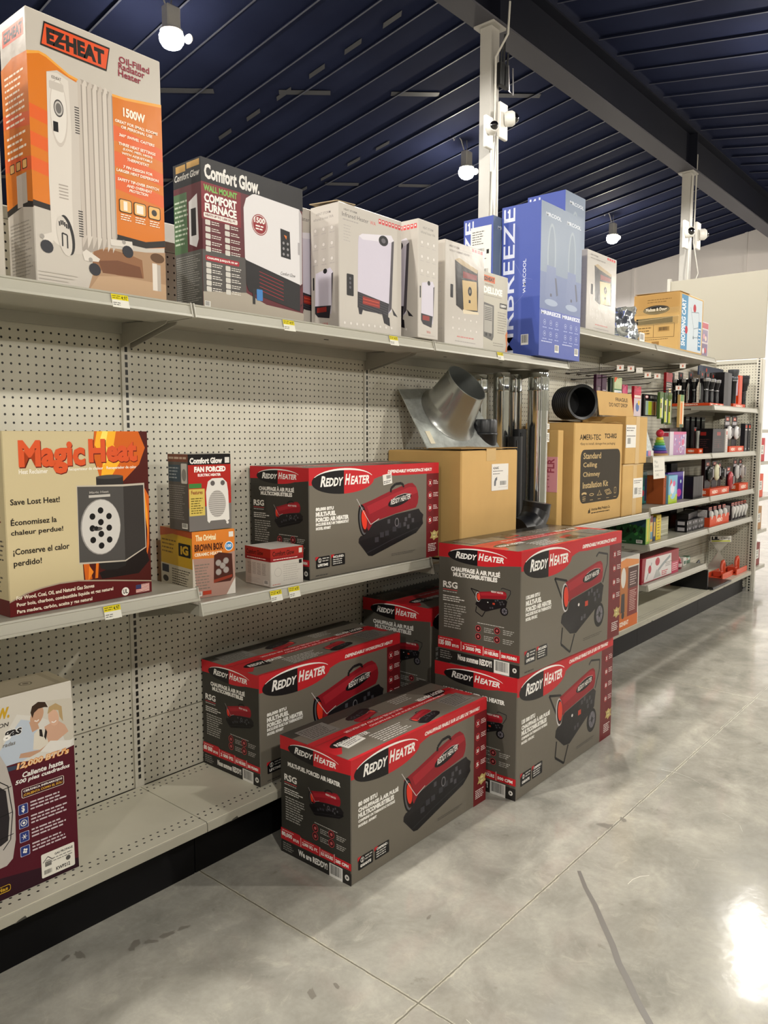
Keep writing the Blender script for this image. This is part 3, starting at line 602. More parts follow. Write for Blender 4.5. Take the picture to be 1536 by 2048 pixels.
def reddy(x, y, z, w, d, h, rot, big, french, name, label, tag_=None, wrap=False):
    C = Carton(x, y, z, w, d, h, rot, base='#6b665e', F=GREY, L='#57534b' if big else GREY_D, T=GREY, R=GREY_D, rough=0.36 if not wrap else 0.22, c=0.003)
    A = C.F
    A.poly([(0, 1), (1, 1), (1, 0.888), (0.62, 0.888), (0.53, 0.897), (0.49, 0.885), (0.44, 0.86), (0.2, 0.83), (0, 0.845)], RED)
    A.rect(0.889 if not big else 0.86, 0, 1, 0.888, DRED)
    logo(A, 0.235, 0.868, 0.218, 0.118)
    A.txt('CHAUFFAGE FIABLE SUR LE LIEU DE TRAVAIL!' if french else 'DEPENDABLE WORKSPACE HEAT!', 0.49 if french else 0.56, 0.915, 0.935, 0.948, WHT, 0.04, 0.3)
    (heater135 if big else heater80)(A)
    L5 = (['135 000 BTU' if big else '80 000 BTU', 'CHAUFFAGE À AIR PULSÉ', 'MULTICOMBUSTIBLES', 'COMPREND UN THERMOSTAT INTÉGRÉ', 'MODÈLE : RFH135C' if big else 'MODÈLE : RFH80T'] if french
          else ['135,000 BTU' if big else '80,000 BTU', 'MULTI-FUEL', 'FORCED AIR HEATER', 'INCLUDES BUILT-IN THERMOSTAT', 'MODEL: RFH135C' if big else 'MODEL: RFH80T'])
    wd = [0.12, 0.26, 0.23, 0.236, 0.115] if french else [0.12, 0.135, 0.225, 0.225, 0.10]
    for st, ww, (a, b_) in zip(L5, wd, ((0.607, 0.645), (0.560, 0.603), (0.512, 0.553), (0.478, 0.506), (0.440, 0.468))): A.txt(st, 0.042, a, 0.042 + ww, b_, WHT, 0.065)
    ic = ['X', '10' if big else '8.5', '500' if big else '260', '10' if big else '5']
    for k, v in enumerate((0.79, 0.66, 0.528, 0.396)):
        A.circ(0.921, v, 0.0155, '#c9474b'); A.circ(0.921, v, 0.0135, '#7c1d22'); A.txt(ic[k], 0.911, v - 0.018, 0.931, v + 0.018, WHT, 0.03); A.fine(0.95, v - 0.02, 0.995, v + 0.03, 3, '#e0c8c5', seed=k)
    A.poly([(0.925, 0.275), (0.94, 0.26), (0.962, 0.285), (0.98, 0.262), (0.998, 0.275), (0.988, 0.225), (0.998, 0.20), (0.975, 0.195), (0.955, 0.175), (0.945, 0.20), (0.922, 0.20), (0.935, 0.235)], '#b8a468')
    A.circ(0.96, 0.232, 0.012, '#d8c98e'); A.fine(0.945, 0.222, 0.977, 0.243, 2, '#4a3f20')
    A.fine(0.905, 0.06, 0.99, 0.15, 5, '#e6dcd8', seed=9)
    for u0, st in ((0.041, 'LIFETIME' if not french else 'GARANTIE'), (0.146, 'INCLUDED:' if not french else 'COMPREND :')):
        A.rr(u0, 0.092, u0 + 0.092, 0.198, 0.004, '#171617'); A.poly([(u0 - 0.004, 0.165), (u0 - 0.004, 0.2), (u0 + 0.02, 0.2)], RED)
        if u0 < 0.1: A.circ(u0 + 0.025, 0.165, 0.009, '#d8d5cf'); A.circ(u0 + 0.025, 0.165, 0.007, '#171617'); A.txt('2', u0 + 0.021, 0.152, u0 + 0.029, 0.178, WHT, 0.03); A.fine(u0 + 0.042, 0.145, u0 + 0.088, 0.19, 2, '#b9b6b0'); A.txt(st, u0 + 0.012, 0.108, u0 + 0.08, 0.132, WHT, 0.04)
        else: A.txt(st, u0 + 0.01, 0.165, u0 + 0.084, 0.187, WHT, 0.04); A.fine(u0 + 0.008, 0.102, u0 + 0.086, 0.16, 3, '#cbc8c2', seed=5)
    A.fine(0.59, 0.085, 0.80, 0.115, 2, '#4a4845', 0.3)
    if not french: A.fine(0.04, 0.02, 0.12, 0.04, 1, '#4a4845')
    # narrow end
    A = C.L
    A.poly([(0, 1), (1, 1), (1, 0.885), (0.8, 0.87), (0.6, 0.868), (0.3, 0.89), (0, 0.885)], RED)
    logo(A, 0.49, 0.913, 0.37, 0.068)
    if french: A.txt('MULTI-FUEL FORCED AIR HEATER', 0.115, 0.758, 0.86, 0.796, WHT, 0.05)
    else: A.txt('CHAUFFAGE À AIR PULSÉ', 0.16, 0.775, 0.76, 0.822, WHT, 0.05); A.txt('MULTICOMBUSTIBLES', 0.19, 0.733, 0.73, 0.77, WHT, 0.05)
    A.txt('RSG', 0.06, 0.63, 0.245, 0.685, WHT, 0.03); A.rect(0.06, 0.612, 0.245, 0.618, '#c9474b'); A.fine(0.06, 0.59, 0.245, 0.606, 1, '#b9b6b0')
    A.fine(0.06, 0.515, 0.36, 0.57, 3, '#e0ddd6', seed=2); A.fine(0.075, 0.29, 0.37, 0.50, 10, '#a9a69f', seed=3)
    src = (0.29, 0.03, 0.87, 0.86) if big else (0.32, 0.10, 0.87, 0.82)
    (heater135 if big else heater80)(A.sub(0.41, 0.435, 0.91, 0.70, src), False)
    A.txt('REDDY HEATER', 0.66, 0.648, 0.80, 0.662, WHT, 0.01)
    A.fine(0.50, 0.375, 0.83, 0.388, 1, '#b9b6b0')
    for u, v in ((0.51, 0.335), (0.51, 0.268), (0.735, 0.345), (0.735, 0.272)):
        A.circ(u, v, 0.0135, '#c9474b'); A.circ(u, v, 0.0118, '#3c1b1c'); A.circ(u, v, 0.006, '#b9585a', n=8); A.fine(u + 0.07, v - 0.025, u + 0.20, v + 0.02, 3, '#a9a69f', seed=int(u * 99))
    A.poly([(0, 0.208), (0.28, 0.212), (0.31, 0.196), (0.56, 0.196), (0.58, 0.188), (0.76, 0.188), (0.78, 0.18), (1, 0.18), (1, 0.122), (0.0, 0.11)], RED)
    for u in (0.295, 0.57, 0.77): A.rect(u, 0.12, u + 0.008, 0.195, '#e3b9b5')
    nums = (['80,000', 'BTU\'S', '2,000 SQ. FT.', '8.5 HOURS', '285 CFM'] if french else ['80 000', 'BTU\'S', '2 000 PI2', '8.5 HEURES', '285 PI3/MIN']) if not big else (['135,000', 'BTU\'S', '3,200 SQ. FT.', '10 HOURS', '500 CFM'] if french else ['135 000', 'BTU\'S', '3 2000 PI2', '10 HEURES', '500 PI3/MIN'])
    for st, (u0, u1, v0, v1) in zip(nums, ((0.01, 0.17, 0.135, 0.18), (0.185, 0.27, 0.135, 0.16), (0.32, 0.545, 0.135, 0.168), (0.59, 0.755, 0.135, 0.165), (0.79, 0.965, 0.135, 0.162))): A.txt(st, u0, v0, u1, v1, WHT, 0.05)
    A.fine(0.02, 0.185, 0.2, 0.2, 1, '#e3b9b5'); A.fine(0.34, 0.173, 0.5, 0.186, 1, '#e3b9b5'); A.fine(0.60, 0.169, 0.72, 0.18, 1, '#e3b9b5')
    A.rect(0, 0, 1, 0.10, '#2c2a28'); A.txt('We are REDDY!' if french else 'Nous sommes REDDY!', 0.26, 0.035, 0.68, 0.088, WHT, 0.045)
    A.fine(0.03, 0.02, 0.2, 0.095, 4, '#8d8a84', seed=6)
    A.bars(0.705, 0.0, 0.885, 0.108); A.circ(0.945, 0.055, 0.010, '#d8d5cf', n=10); A.circ(0.945, 0.055, 0.006, '#2c2a28', n=3)
    # top
    A = C.T
    A.rect(0, 0.82, 1, 1, GREY_D); A.rect(0, 0, 1, 0.04, RED)
    A.poly([(0, 0.60), (0, 0.20), (0.03, 0.18), (0.08, 0.30), (0.12, 0.40), (0.92, 0.42), (0.97, 0.20), (1, 0.19), (1, 0.56), (0.95, 0.57), (0.88, 0.50), (0.3, 0.60), (0.1, 0.61)], RED)
    A.ell(0.175, 0.36, 0.135, 0.10, '#1b191a', 90, 270, n=16); A.txt('REDDY HEATER', 0.065, 0.325, 0.275, 0.395, WHT, 0.03, 0.2)
    B = A.sub(1, 1, 0, 0); B.ell(0.175, 0.46, 0.125, 0.09, '#1b191a', 90, 270, n=16); B.txt('REDDY HEATER', 0.06, 0.42, 0.27, 0.49, WHT, 0.03, 0.2)
    A.txt('CHAUFFAGE À AIR PULSÉ MULTICOMBUSTIBLES', 0.33, 0.435, 0.90, 0.475, '#e9c9c4', 0.03); B.txt('MULTI-FUEL FORCED AIR HEATER', 0.40, 0.455, 0.80, 0.50, '#e9c9c4', 0.03)
    hs = heater135 if big else heater80
    hs(A.sub(0.50, 0.03, 0.69, 0.34, src), False); hs(B.sub(0.50, 0.12, 0.69, 0.42, src), False)
    A.fine(0.24, 0.06, 0.46, 0.29, 6, '#d8d5cf', 0.35); A.fine(0.62, 0.64, 0.78, 0.80, 4, '#b9b6b0', 0.35, seed=4)
    for u0, v0 in ((0.05, 0.63), (0.785, 0.09)):
        A.rect(u0, v0, u0 + 0.17, v0 + 0.28, '#7d7a74'); A.fine(u0 + 0.01, v0 + 0.02, u0 + 0.16, v0 + 0.26, 7, '#2c2a28', 0.35, seed=8)
    A.line([(0, 0.5), (1, 0.5)], 0.0015, '#3a3835')
    o = C.finish(name, label, 'box', 'grey and red forced-air heater boxes')
    if tag_ == 'front': sticker(o, (w * 0.525, 0, h * 0.80), (math.cos(0.12), 0, math.sin(0.12)), (-math.sin(0.12), 0, math.cos(0.12)), 0.055, 0.042, lambda S: (S.bars(0.35, 0.45, 0.95, 0.9, bg='#dcdad4'), S.fine(0.05, 0.1, 0.9, 0.4, 2, '#33312f')), 'sticker', 'small white barcode sticker')
    if tag_ == 'top': sticker(o, (w * 0.085, d * 0.22, h), (0.95, 0.12, 0), (-0.12, 0.95, 0), 0.10, 0.042, lambda S: (S.fine(0.1, 0.15, 0.9, 0.85, 3, '#55524e', 0.35),), 'sticker', 'torn white sticker')
    return o
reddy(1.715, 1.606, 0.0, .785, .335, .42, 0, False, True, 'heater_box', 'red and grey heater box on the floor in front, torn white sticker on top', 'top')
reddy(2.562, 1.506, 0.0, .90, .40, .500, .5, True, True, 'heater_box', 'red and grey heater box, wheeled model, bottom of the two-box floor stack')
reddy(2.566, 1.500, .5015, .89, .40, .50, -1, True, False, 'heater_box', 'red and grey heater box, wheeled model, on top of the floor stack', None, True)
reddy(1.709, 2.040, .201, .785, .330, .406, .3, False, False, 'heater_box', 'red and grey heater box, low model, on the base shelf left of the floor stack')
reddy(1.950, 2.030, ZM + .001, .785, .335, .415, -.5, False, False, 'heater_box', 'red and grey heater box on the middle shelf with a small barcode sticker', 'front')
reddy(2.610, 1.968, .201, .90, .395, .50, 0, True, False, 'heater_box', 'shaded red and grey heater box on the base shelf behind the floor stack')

# ------------------------------------------------------------------ oil-filled radiator boxes (white and orange)
def radiator(A):
    A.poly([(.33, .79), (.36, .81), (.59, .80), (.60, .21), (.48, .18), (.37, .15), (.33, .16)], '#a0978d')
    for k in range(7):
        u = 0.335 + k * 0.038; A.poly([(u, 0.795 - 0.004 * k), (u + 0.02, 0.812), (u + 0.036, 0.805), (u + 0.040, 0.215 + 0.004 * k), (u + 0.02, 0.19), (u + 0.002, 0.17)], '#c9c0b6' if k % 2 else '#bcb2a8'); A.rect(u + 0.030, 0.22, u + 0.036, 0.79, '#8f867d')
    A.poly([(0.126, 0.792), (0.20, 0.81), (0.281, 0.797), (0.341, 0.79), (0.335, 0.416), (0.33, 0.141), (0.247, 0.141), (0.15, 0.165), (0.118, 0.179), (0.113, 0.386)], '#c3bbb2')
    A.poly([(0.126, 0.792), (0.20, 0.80), (0.275, 0.785), (0.285, 0.60), (0.27, 0.35), (0.272, 0.16), (0.247, 0.141), (0.15, 0.165), (0.118, 0.179), (0.113, 0.386)], '#d2cbc2')
    A.ell(0.20, 0.655, 0.062, 0.125, '#c3bab1'); A.ell(0.20, 0.66, 0.055, 0.115, '#d8d2ca')
    A.ell(0.200, 0.672, 0.034, 0.032, '#4a4644'); A.ell(0.200, 0.672, 0.028, 0.026, '#b9b4ae'); A.ell(0.200, 0.672, 0.02, 0.019, '#6d6966'); A.rect(0.158, 0.583, 0.193, 0.62, '#141314')
    A.rr(0.14, 0.735, 0.24, 0.765, 0.004, '#bfb7ae'); A.txt('EZHEAT', 0.16, 0.775, 0.225, 0.785, '#3a3532', 0.01)
    for v in (0.60, 0.21):
        for k in range(11): A.rect(0.325 - 0.012, v + k * 0.0095, 0.345, v + k * 0.0095 + 0.004, '#3d3937')
    for k in range(5): A.rect(0.18, 0.34 + k * 0.012, 0.245, 0.344 + k * 0.012, '#a39a91')
    A.ell(0.225, 0.205, 0.05, 0.075, '#2a2828', rot=10); A.ell(0.205, 0.20, 0.05, 0.075, '#c9c2b9', rot=10)
    for k in range(6): A.line([(0.175 + 0.012 * k, 0.235 + 0.006 * math.sin(k)), (0.172 + 0.0125 * k, 0.252 + 0.006 * math.sin(k))], 0.004, '#33302f')
    A.line([(0.19, 0.16), (0.19, 0.21), (0.225, 0.205), (0.225, 0.155)], 0.004, '#33302f')
    A.poly([(0.048, 0.187), (0.119, 0.205), (0.125, 0.165), (0.06, 0.165)], '#d2cbc2'); A.poly([(0.33, 0.15), (0.345, 0.12), (0.45, 0.125), (0.462, 0.137), (0.36, 0.165)], '#d2cbc2'); A.poly([(0.545, 0.225), (0.72, 0.232), (0.725, 0.205), (0.66, 0.205), (0.55, 0.20)], '#d2cbc2')
    for u, v in ((0.08, 0.148), (0.42, 0.093), (0.683, 0.188)): A.ell(u, v, 0.045, 0.024, '#2a2a30', rot=-25, n=14); A.circ(u - 0.03, v + 0.035, 0.006, '#9a948d')
def ez_box(x, y, z, w, d, h, rot, label):
    C = Carton(x, y, z, w, d, h, rot, base='#beb7ad', rough=0.3); A = C.F; O = '#cf7420'; O2 = '#d8602a'; K = '#26221f'
    A.poly([(0, .843), (.08, .857), (.128, .853), (.281, .812), (.461, .795), (.7, .800), (1, .825), (1, .235), (.835, .217), (.598, .220), (.35, .25), (.125, .284), (0, .29)], '#e3a043')
    A.poly([(0, .831), (.08, .848), (.128, .843), (.281, .803), (.461, .786), (.7, .790), (1, .813), (1, .235), (.835, .217), (.598, .220), (.35, .25), (.125, .284), (0, .29)], O)
    for v in (.66, .56, .47): A.poly([(0, v), (.3, v - .03), (.62, v + .02), (1, v - .02), (1, v - .07), (.62, v - .04), (.3, v - .08), (0, v - .05)], O2)
    A.poly([(0, .29), (.125, .284), (.35, .25), (.598, .220), (.835, .217), (1, .238), (1, .265), (.835, .243), (.598, .25), (.35, .275), (.125, .305), (0, .312)], K)
    A.poly([(.36, .0), (1, .0), (1, .215), (.835, .20), (.55, .19), (.40, .19), (.42, .10)], '#a58567'); A.poly([(.40, .10), (.42, .17), (.55, .185), (.72, .175), (.80, .165), (.81, .09), (.60, .085)], '#8a5f40'); A.poly([(.45, .13), (.60, .145), (.78, .135), (.80, .09), (.48, .085)], '#6e452c')
    A.poly([(.36, 0), (1, 0), (1, .08), (.62, .083), (.45, .07)], '#b79878'); A.ell(.93, .185, .06, .02, '#5c4026')
    A.rect(.885, .048, .925, .161, '#d8d0c6'); A.rect(.925, .048, .955, .158, '#b0a79d'); A.circ(.90, .14, .003, '#333')if False else None
    radiator(A)
    A.poly([(.09, .880), (.12, .970), (.592, .970), (.562, .876)], K); A.poly([(.10, .886), (.127, .963), (.583, .963), (.556, .883)], '#d8532b')
    A.txt('EZ', .135, .893, .262, .952, K, .06); A.txt('HEAT', .268, .893, .548, .952, K, .06); A.poly([(.225, .915), (.285, .922), (.283, .933), (.223, .926)], K)
    for st, a, b_, v in (('Oil-Filled', .66, .905, .942), ('Radiator', .655, .865, .916), ('Heater', .652, .832, .888)): A.txt(st, a, v - .012, b_, v + .014, '#8a2438', .02)
    W = '#f6ead8'
    A.txt('1500W', .68, .724, .858, .760, W, .04)
    for st, a, b_, v in (('GREAT FOR SMALL ROOMS', .613, .961, .699), ('OR PERSONAL USE', .66, .915, .681), ('360° SWIVEL CASTERS', .642, .931, .648), ('THREE HEAT SETTINGS', .636, .938, .613), ('(LOW, MED, HIGH)', .67, .91, .595), ('WITH ADJUSTABLE', .66, .91, .577), ('THERMOSTAT', .70, .88, .559), ('7 FIN DESIGN FOR', .667, .906, .526), ('LARGER HEAT DISPERSION', .612, .958, .507), ('SAFETY TIP-OVER SWITCH', .619, .959, .472), ('AND OVERHEAT', .69, .90, .454), ('PROTECTION', .71, .865, .437)):
        A.txt(st, a, v - .006, b_, v + .006, W, .03, .15)
    for u in (.625, .742, .862):
        A.rr(u, .343, u + .103, .396, .006, '#2a1d10'); A.rr(u + .006, .346, u + .097, .393, .005, '#e0b06a'); A.fine(u + .01, .31, u + .095, .338, 3, W, .4)
    A.rect(.66, .352, .69, .388, '#e9e2d6'); A.rect(.765, .352, .82, .386, '#e9e2d6'); A.circ(.912, .37, .009, '#3a352f')
    A.fine(.02, .02, .30, .06, 3, '#b9b2a8', .3)
    A = C.L
    A.poly([(0, .83), (.45, .85), (1, .843), (1, .284), (.6, .30), (0, .281)], O); A.poly([(0, .281), (.6, .30), (1, .284), (1, .305), (.6, .325), (0, .305)], K)
    for v in (.66, .50): A.poly([(0, v), (1, v - .03), (1, v - .08), (0, v - .05)], O2)
    A.poly([(.1, .905), (.12, .965), (.93, .965), (.91, .905)], '#d8532b'); A.txt('EZHEAT', .16, .915, .88, .955, K, .05)
    A.fine(.12, .60, .88, .80, 9, W, .35); A.fine(.12, .48, .88, .58, 4, W, .35, seed=4)
    for u in (.18, .42, .66): A.rr(u, .435, u + .18, .47, .003, '#2a1d10'); A.rr(u + .02, .438, u + .16, .467, .003, '#e0b06a')
    A.rect(.42, .30, .62, .42, '#d2cbc2'); A.rect(.62, .31, .80, .42, '#b3aaa0')
    A.fine(.1, .04, .9, .25, 16, '#9d978f', .35, seed=7)
    return C.finish('radiator_box', label, 'box')
ez_box(.975, 2.03, ZT + .001, .393, .15, .69, 0, 'tall white and orange radiator box showing a white oil-filled radiator')
C = Carton(.50, 2.035, ZT + .001, .40, .14, .685, 0, base='#b5aea2', rough=.35); C.F.fine(.62, .06, .97, .42, 12, '#8f887c', .3); C.F.rect(0, .45, .8, .9, '#c9b9a0'); C.finish('appliance_box', 'cream box at the left picture edge, beside the tall orange radiator box')

# ------------------------------------------------------------------ dark wall-heater box
C = Carton(1.503, 2.03, ZT + .001, .430, .145, .462, 0, base='#5a1f26', L='#5b5a56', rough=.40); A = C.F
A.rect(0, 0, .40, .40, '#4f4b48'); A.poly([(0, 0), (1, 0), (1, .08), (.6, .10), (.4, .16), (0, .12)], '#a39a8c'); A.rect(.0, .60, .36, .86, '#7a1f28')
A.poly([(0, 1), (1, 1), (1, .838), (.0, .842)], '#191719'); A.txt('Comfort Glow.', .03, .865, .545, .965, '#dedbd6', .04)
A.txt('WALL MOUNT', .022, .785, .325, .828, '#6fae4e', .04); A.txt('COMFORT', .025, .712, .32, .772, WHT, .045); A.txt('FURNACE', .03, .652, .318, .708, WHT, .045)
A.rr(.018, .612, .325, .645, .004, '#e0dcd4'); A.txt('HEATS UP TO 1,000 SQ. FT.', .03, .619, .31, .638, '#7a1f28', .04)
A.rr(.026, .33, .335, .365, .004, '#9c2530'); A.txt('CHAUFFE JUSQU\'À 93 M²', .04, .338, .32, .358, WHT, .04)
for u in (.03, .205):
    for v in (.565, .52, .475, .43, .39, .285, .245, .205, .165, .125):
        A.rr(u, v, u + .045, v + .034, .003, '#c9c5bd'); A.fine(u + .055, v + .004, u + .15, v + .032, 2, '#d8d3cb', .4, seed=int(v * 100))
A.poly([(.471, .853), (.50, .86), (.96, .845), (.988, .81), (.985, .30), (.96, .285), (.409, .383), (.39, .40), (.384, .745), (.41, .814)], '#d8d5d6'); A.poly([(.955, .845), (.988, .81), (.985, .30), (.96, .285)], '#b3afb1')
A.poly([(.399, .389), (.96, .29), (.958, .09), (.46, .165), (.425, .174), (.40, .22)], '#1f1c1d')
for k in range(6): A.poly([(.53, .33 - k * .026), (.78, .285 - k * .026), (.78, .28 - k * .026), (.53, .325 - k * .026)], '#8c2228')
A.poly([(.753, .67), (.853, .661), (.861, .461), (.756, .467)], '#161517'); A.poly([(.79, .63), (.82, .625), (.815, .60)], '#e07a2a')
for k in range(3):
    for j in range(2): A.circ(.785 + j * .045, .57 - k * .04, .005, '#8d8a8c', n=8)
A.circ(.54, .655, .034, '#8c2228'); A.circ(.54, .655, .031, '#d8d3cf'); A.circ(.54, .655, .029, '#8c2228'); A.txt('1500', .487, .665, .593, .705, WHT, .03); A.fine(.50, .615, .58, .655, 2, WHT)
A.txt('Comfort Glow', .75, .335, .91, .36, '#4a4648', 0, .3); A.rr(.50, .12, .56, .20, .003, '#3d79b8'); A.rect(.46, .09, .485, .2, '#262424'); A.rr(.94, .51, .965, .60, .002, '#a7a3a5'); A.bars(.01, .02, .06, .06)
for v in (.12, .26): A.poly([(.965, v), (.995, v + .04), (.97, v + .02)], '#2a2728')
A = C.L; A.rect(0, .40, 1, .84, '#5b2a2e'); A.rect(0, .84, 1, 1, '#191719'); A.txt('Comfort Glow', .05, .885, .95, .93, '#c9c5bf', .02, .2); A.rect(.1, .94, .45, .985, '#b08a4a'); A.rect(.5, .95, .95, .99, '#a88448')
A.rect(0, .40, .48, .80, '#4e6a48'); A.fine(.03, .45, .5, .76, 10, '#b9c4b0', .4); A.poly([(.55, .45), (.55, .73), (.85, .77), (.88, .47), (.8, .42)], '#d8d5d6'); A.rect(.62, .50, .80, .68, '#2a2627'); A.fine(.05, .06, .95, .38, 22, '#9b9892', .35)
C.finish('wall_heater_box', 'dark red and black box showing a white wall heater')

# ------------------------------------------------------------------ white infrared heater boxes
def heat_wide(A):
    A.txt('HEAT STORM', .075, .943, .27, .958, '#6d6866', .02); A.txt('Infrared Heater', .05, .895, .45, .928, '#5f5b5a', 0); A.txt('WA', .475, .895, .565, .925, '#c94a4a', 0); A.fine(.06, .86, .30, .885, 1, '#a39d9a', .3); A.fine(.07, .70, .18, .84, 6, '#b0aaa6', .3)
    for k in range(7): A.rect(.612 + k * .054, .922, .612 + k * .054 + .042, .962, '#c94a4a'); A.rect(.622 + k * .054, .94, .642 + k * .054, .952, '#efe6e2')
    A.poly([(.298, .777), (.35, .80), (.819, .855), (.865, .815), (.82, .216), (.762, .191), (.278, .33), (.287, .722)], '#c9c3d2'); A.poly([(.298, .777), (.35, .80), (.819, .855), (.865, .815), (.84, .795), (.36, .755)], '#dad6df'); A.poly([(.825, .80), (.865, .815), (.825, .24), (.775, .20)], '#4b464c')
    A.ell(.69, .792, .078, .043, '#17161a', rot=6); A.ell(.69, .792, .035, .02, '#5d5a60'); A.poly([(.278, .33), (.781, .279), (.762, .104), (.667, .182), (.391, .185), (.277, .202)], '#26232a')
    for k in range(6): A.line([(.30, .315 - k * .02), (.76, .265 - k * .02)], .0014, '#4d4950')
    A.poly([(.356, .301), (.629, .290), (.629, .226), (.355, .237)], '#8a2a24'); A.line([(.36, .28), (.62, .27)], .002, '#d85a3a'); A.line([(.36, .255), (.62, .245)], .002, '#c9482f')
    A.poly([(.285, .205), (.36, .195), (.34, .15), (.30, .15)], '#26232a'); A.poly([(.66, .20), (.79, .16), (.80, .09), (.70, .11)], '#1e1b21'); A.poly([(.83, .25), (.93, .18), (.86, .19)], '#2c292f')
    A.rr(.112, .283, .216, .455, .004, '#1b1a1c'); 
    for k in range(3): A.circ(.164, .42 - k * .035, .0055, '#55525a', n=10)
    for k in range(9): A.circ(.08 + k * .093, .062 + .002 * k, .0065, '#c4beb9', n=8); A.circ(.08 + k * .093, .062 + .002 * k, .005, '#dcd7d1', n=8)
def heat_narrow(A, cols=3):
    A.txt('HEAT STORM', .22, .925, .72, .945, '#8a8481', .01); A.txt('infrared heater WA', .12, .885, .82, .908, '#8a8481', 0)
    for r_ in range(3):
        for k in range(3): A.circ(.18 + .29 * k, .81 - .12 * r_, .008, '#b4aeaa', n=10); A.circ(.18 + .29 * k, .81 - .12 * r_, .0065, '#dcd7d1', n=10); A.fine(.10 + .29 * k, .765 - .12 * r_, .27 + .29 * k, .785 - .12 * r_, 1, '#b4aeaa', .35)
    A.poly([(.18, .47), (.70, .50), (.80, .46), (.72, .13), (.15, .20)], '#cbc6d3'); A.ell(.52, .478, .07, .02, '#222'); A.poly([(.15, .21), (.72, .20), (.66, .10), (.25, .12), (.15, .15)], '#26232a'); A.rect(.22, .155, .56, .195, '#8a2a24'); A.poly([(.74, .45), (.80, .46), (.74, .15)], '#4b464c'); A.rect(.08, .34, .13, .44, '#222')
    A.txt('WA', .42, .045, .62, .07, '#c9706c', 0); A.fine(.15, .02, .85, .035, 1, '#b4aeaa', .3)
def storm(x, y, z, w, d, h, rot, label, wide='F', flap=False):
    C = Carton(x, y, z, w, d, h, rot, base='#c0bab2', rough=.38)
    heat_wide(C.F if wide == 'F' else C.L); heat_narrow(C.L if wide == 'F' else C.F)
    o = C.finish('infrared_heater_box', label, 'box', 'white infrared heater boxes')
    if flap:
        b = MB(); b.plate([(-.004, .005, h + .001), (w * .25, .0, h + .004), (w * .25, d * .9, h + .006), (-.004, d, h + .012)], (0, 0, .003)); b.build('lid_flap', mat('#a89576', .7), o)
    return o
storm(1.955, 2.19, ZT + .001, .367, .15, .465, 0, 'white infrared heater box mostly hidden between the dark box and its twin')
storm(2.115, 2.03, ZT + .001, .367, .15, .465, 0, 'white infrared heater box facing front with large white heater picture', 'F', True)
storm(2.533, 1.985, ZT + .009, .142, .340, .474, 1, 'white infrared heater box turned end-on, narrow side to the front', 'L')

def cabinet_art(A):
    A.fine(.28, .90, .82, .95, 2, '#b0aaa6', .3)
    for k in range(4): A.rect(.66 + k * .075, .955, .72 + k * .075, .985, '#c94a4a')
    A.poly([(.236, .832), (.34, .86), (.819, .787), (.84, .60), (.832, .382), (.464, .357), (.274, .403)], '#2a2422'); A.poly([(.236, .832), (.34, .86), (.83, .79), (.80, .755), (.40, .80)], '#a89472'); A.rect(.44, .685, .80, .74, '#5a1f1c'); A.poly([(.44, .745), (.44, .68), (.80, .69), (.80, .735)], '#7a2420')
    A.poly([(.422, .657), (.792, .672), (.82, .392), (.464, .374)], '#c2a878'); A.ell(.62, .565, .05, .045, '#1c1a1a'); A.ell(.62, .565, .02, .02, '#8a8070'); A.rr(.59, .45, .64, .48, .002, '#1c1a1a'); A.poly([(.44, .375), (.85, .375), (.86, .355), (.46, .335)], '#d8cbb0')
    A.rr(.13, .466, .198, .593, .003, '#1b1a1c'); A.poly([(.274, .80), (.40, .78), (.44, .39), (.30, .41)], '#1d1918')
    for r_ in range(2):
        for k in range(5): A.circ(.20 + k * .15, .28 - r_ * .10, .007, '#b4aeaa', n=8); A.circ(.20 + k * .15, .28 - r_ * .10, .0055, '#d6d0c9', n=8)
    A.fine(.30, .09, .75, .12, 1, '#c07a74', .4); A.fine(.25, .05, .80, .07, 1, '#9a9490', .4)
for (x, z, y, lab) in ((2.78, ZT + .001, 2.03, 'white box showing a wood-front cabinet heater, beside the grey deluxe box'), (4.14, 2.041, 2.03, 'white box showing a wood-front cabinet heater, right of the blue boxes')):
    C = Carton(x, y, z, .31 if x < 4 else .39, .12 if x < 4 else .09, .455, 0, base='#bab4ac', rough=.22); cabinet_art(C.F)
    C.L.rect(.1, .9, .5, .96, '#c94a4a'); C.L.fine(.1, .1, .9, .8, 16, '#b4aeaa', .3); C.F.txt('HEAT STORM', .10, .94, .34, .958, '#8a8481', .01); C.F.txt('WOOD CABINET HEATER', .10, .90, .60, .918, '#8a8481', 0)
    C.finish('cabinet_heater_box', lab, 'box', 'white cabinet heater boxes')

C = Carton(3.093, 2.035, ZT + .001, .213, .14, .368, 0, base='#b8b3a5', rough=.35); A = C.F
A.poly([(.0, .88), (.0, .96), (.45, .955), (.45, .875)], '#c9622e'); A.txt('EZHEAT', .0, .893, .42, .94, '#2a1d10', .05); A.txt('INDUSTRIAL', .05, .835, .40, .855, '#6d5a45', .02); A.txt('DELUXE', -.0, .735, .76, .82, '#f2efe8', .06); A.fine(.0, .70, .76, .72, 1, '#8a857a', .4)
A.rr(.66, .585, .96, .65, .003, '#22211f'); A.txt('1500W', .69, .60, .93, .635, WHT, .03)
A.poly([(0, .62), (.42, .60), (.42, .20), (.36, .15), (0, .19)], '#5d5b58'); A.poly([(.03, .59), (.36, .58), (.36, .24), (.03, .25)], '#a39f97')
for k in range(8): A.rect(.05, .555 - k * .022, .34, .563 - k * .022, '#3d3b39')
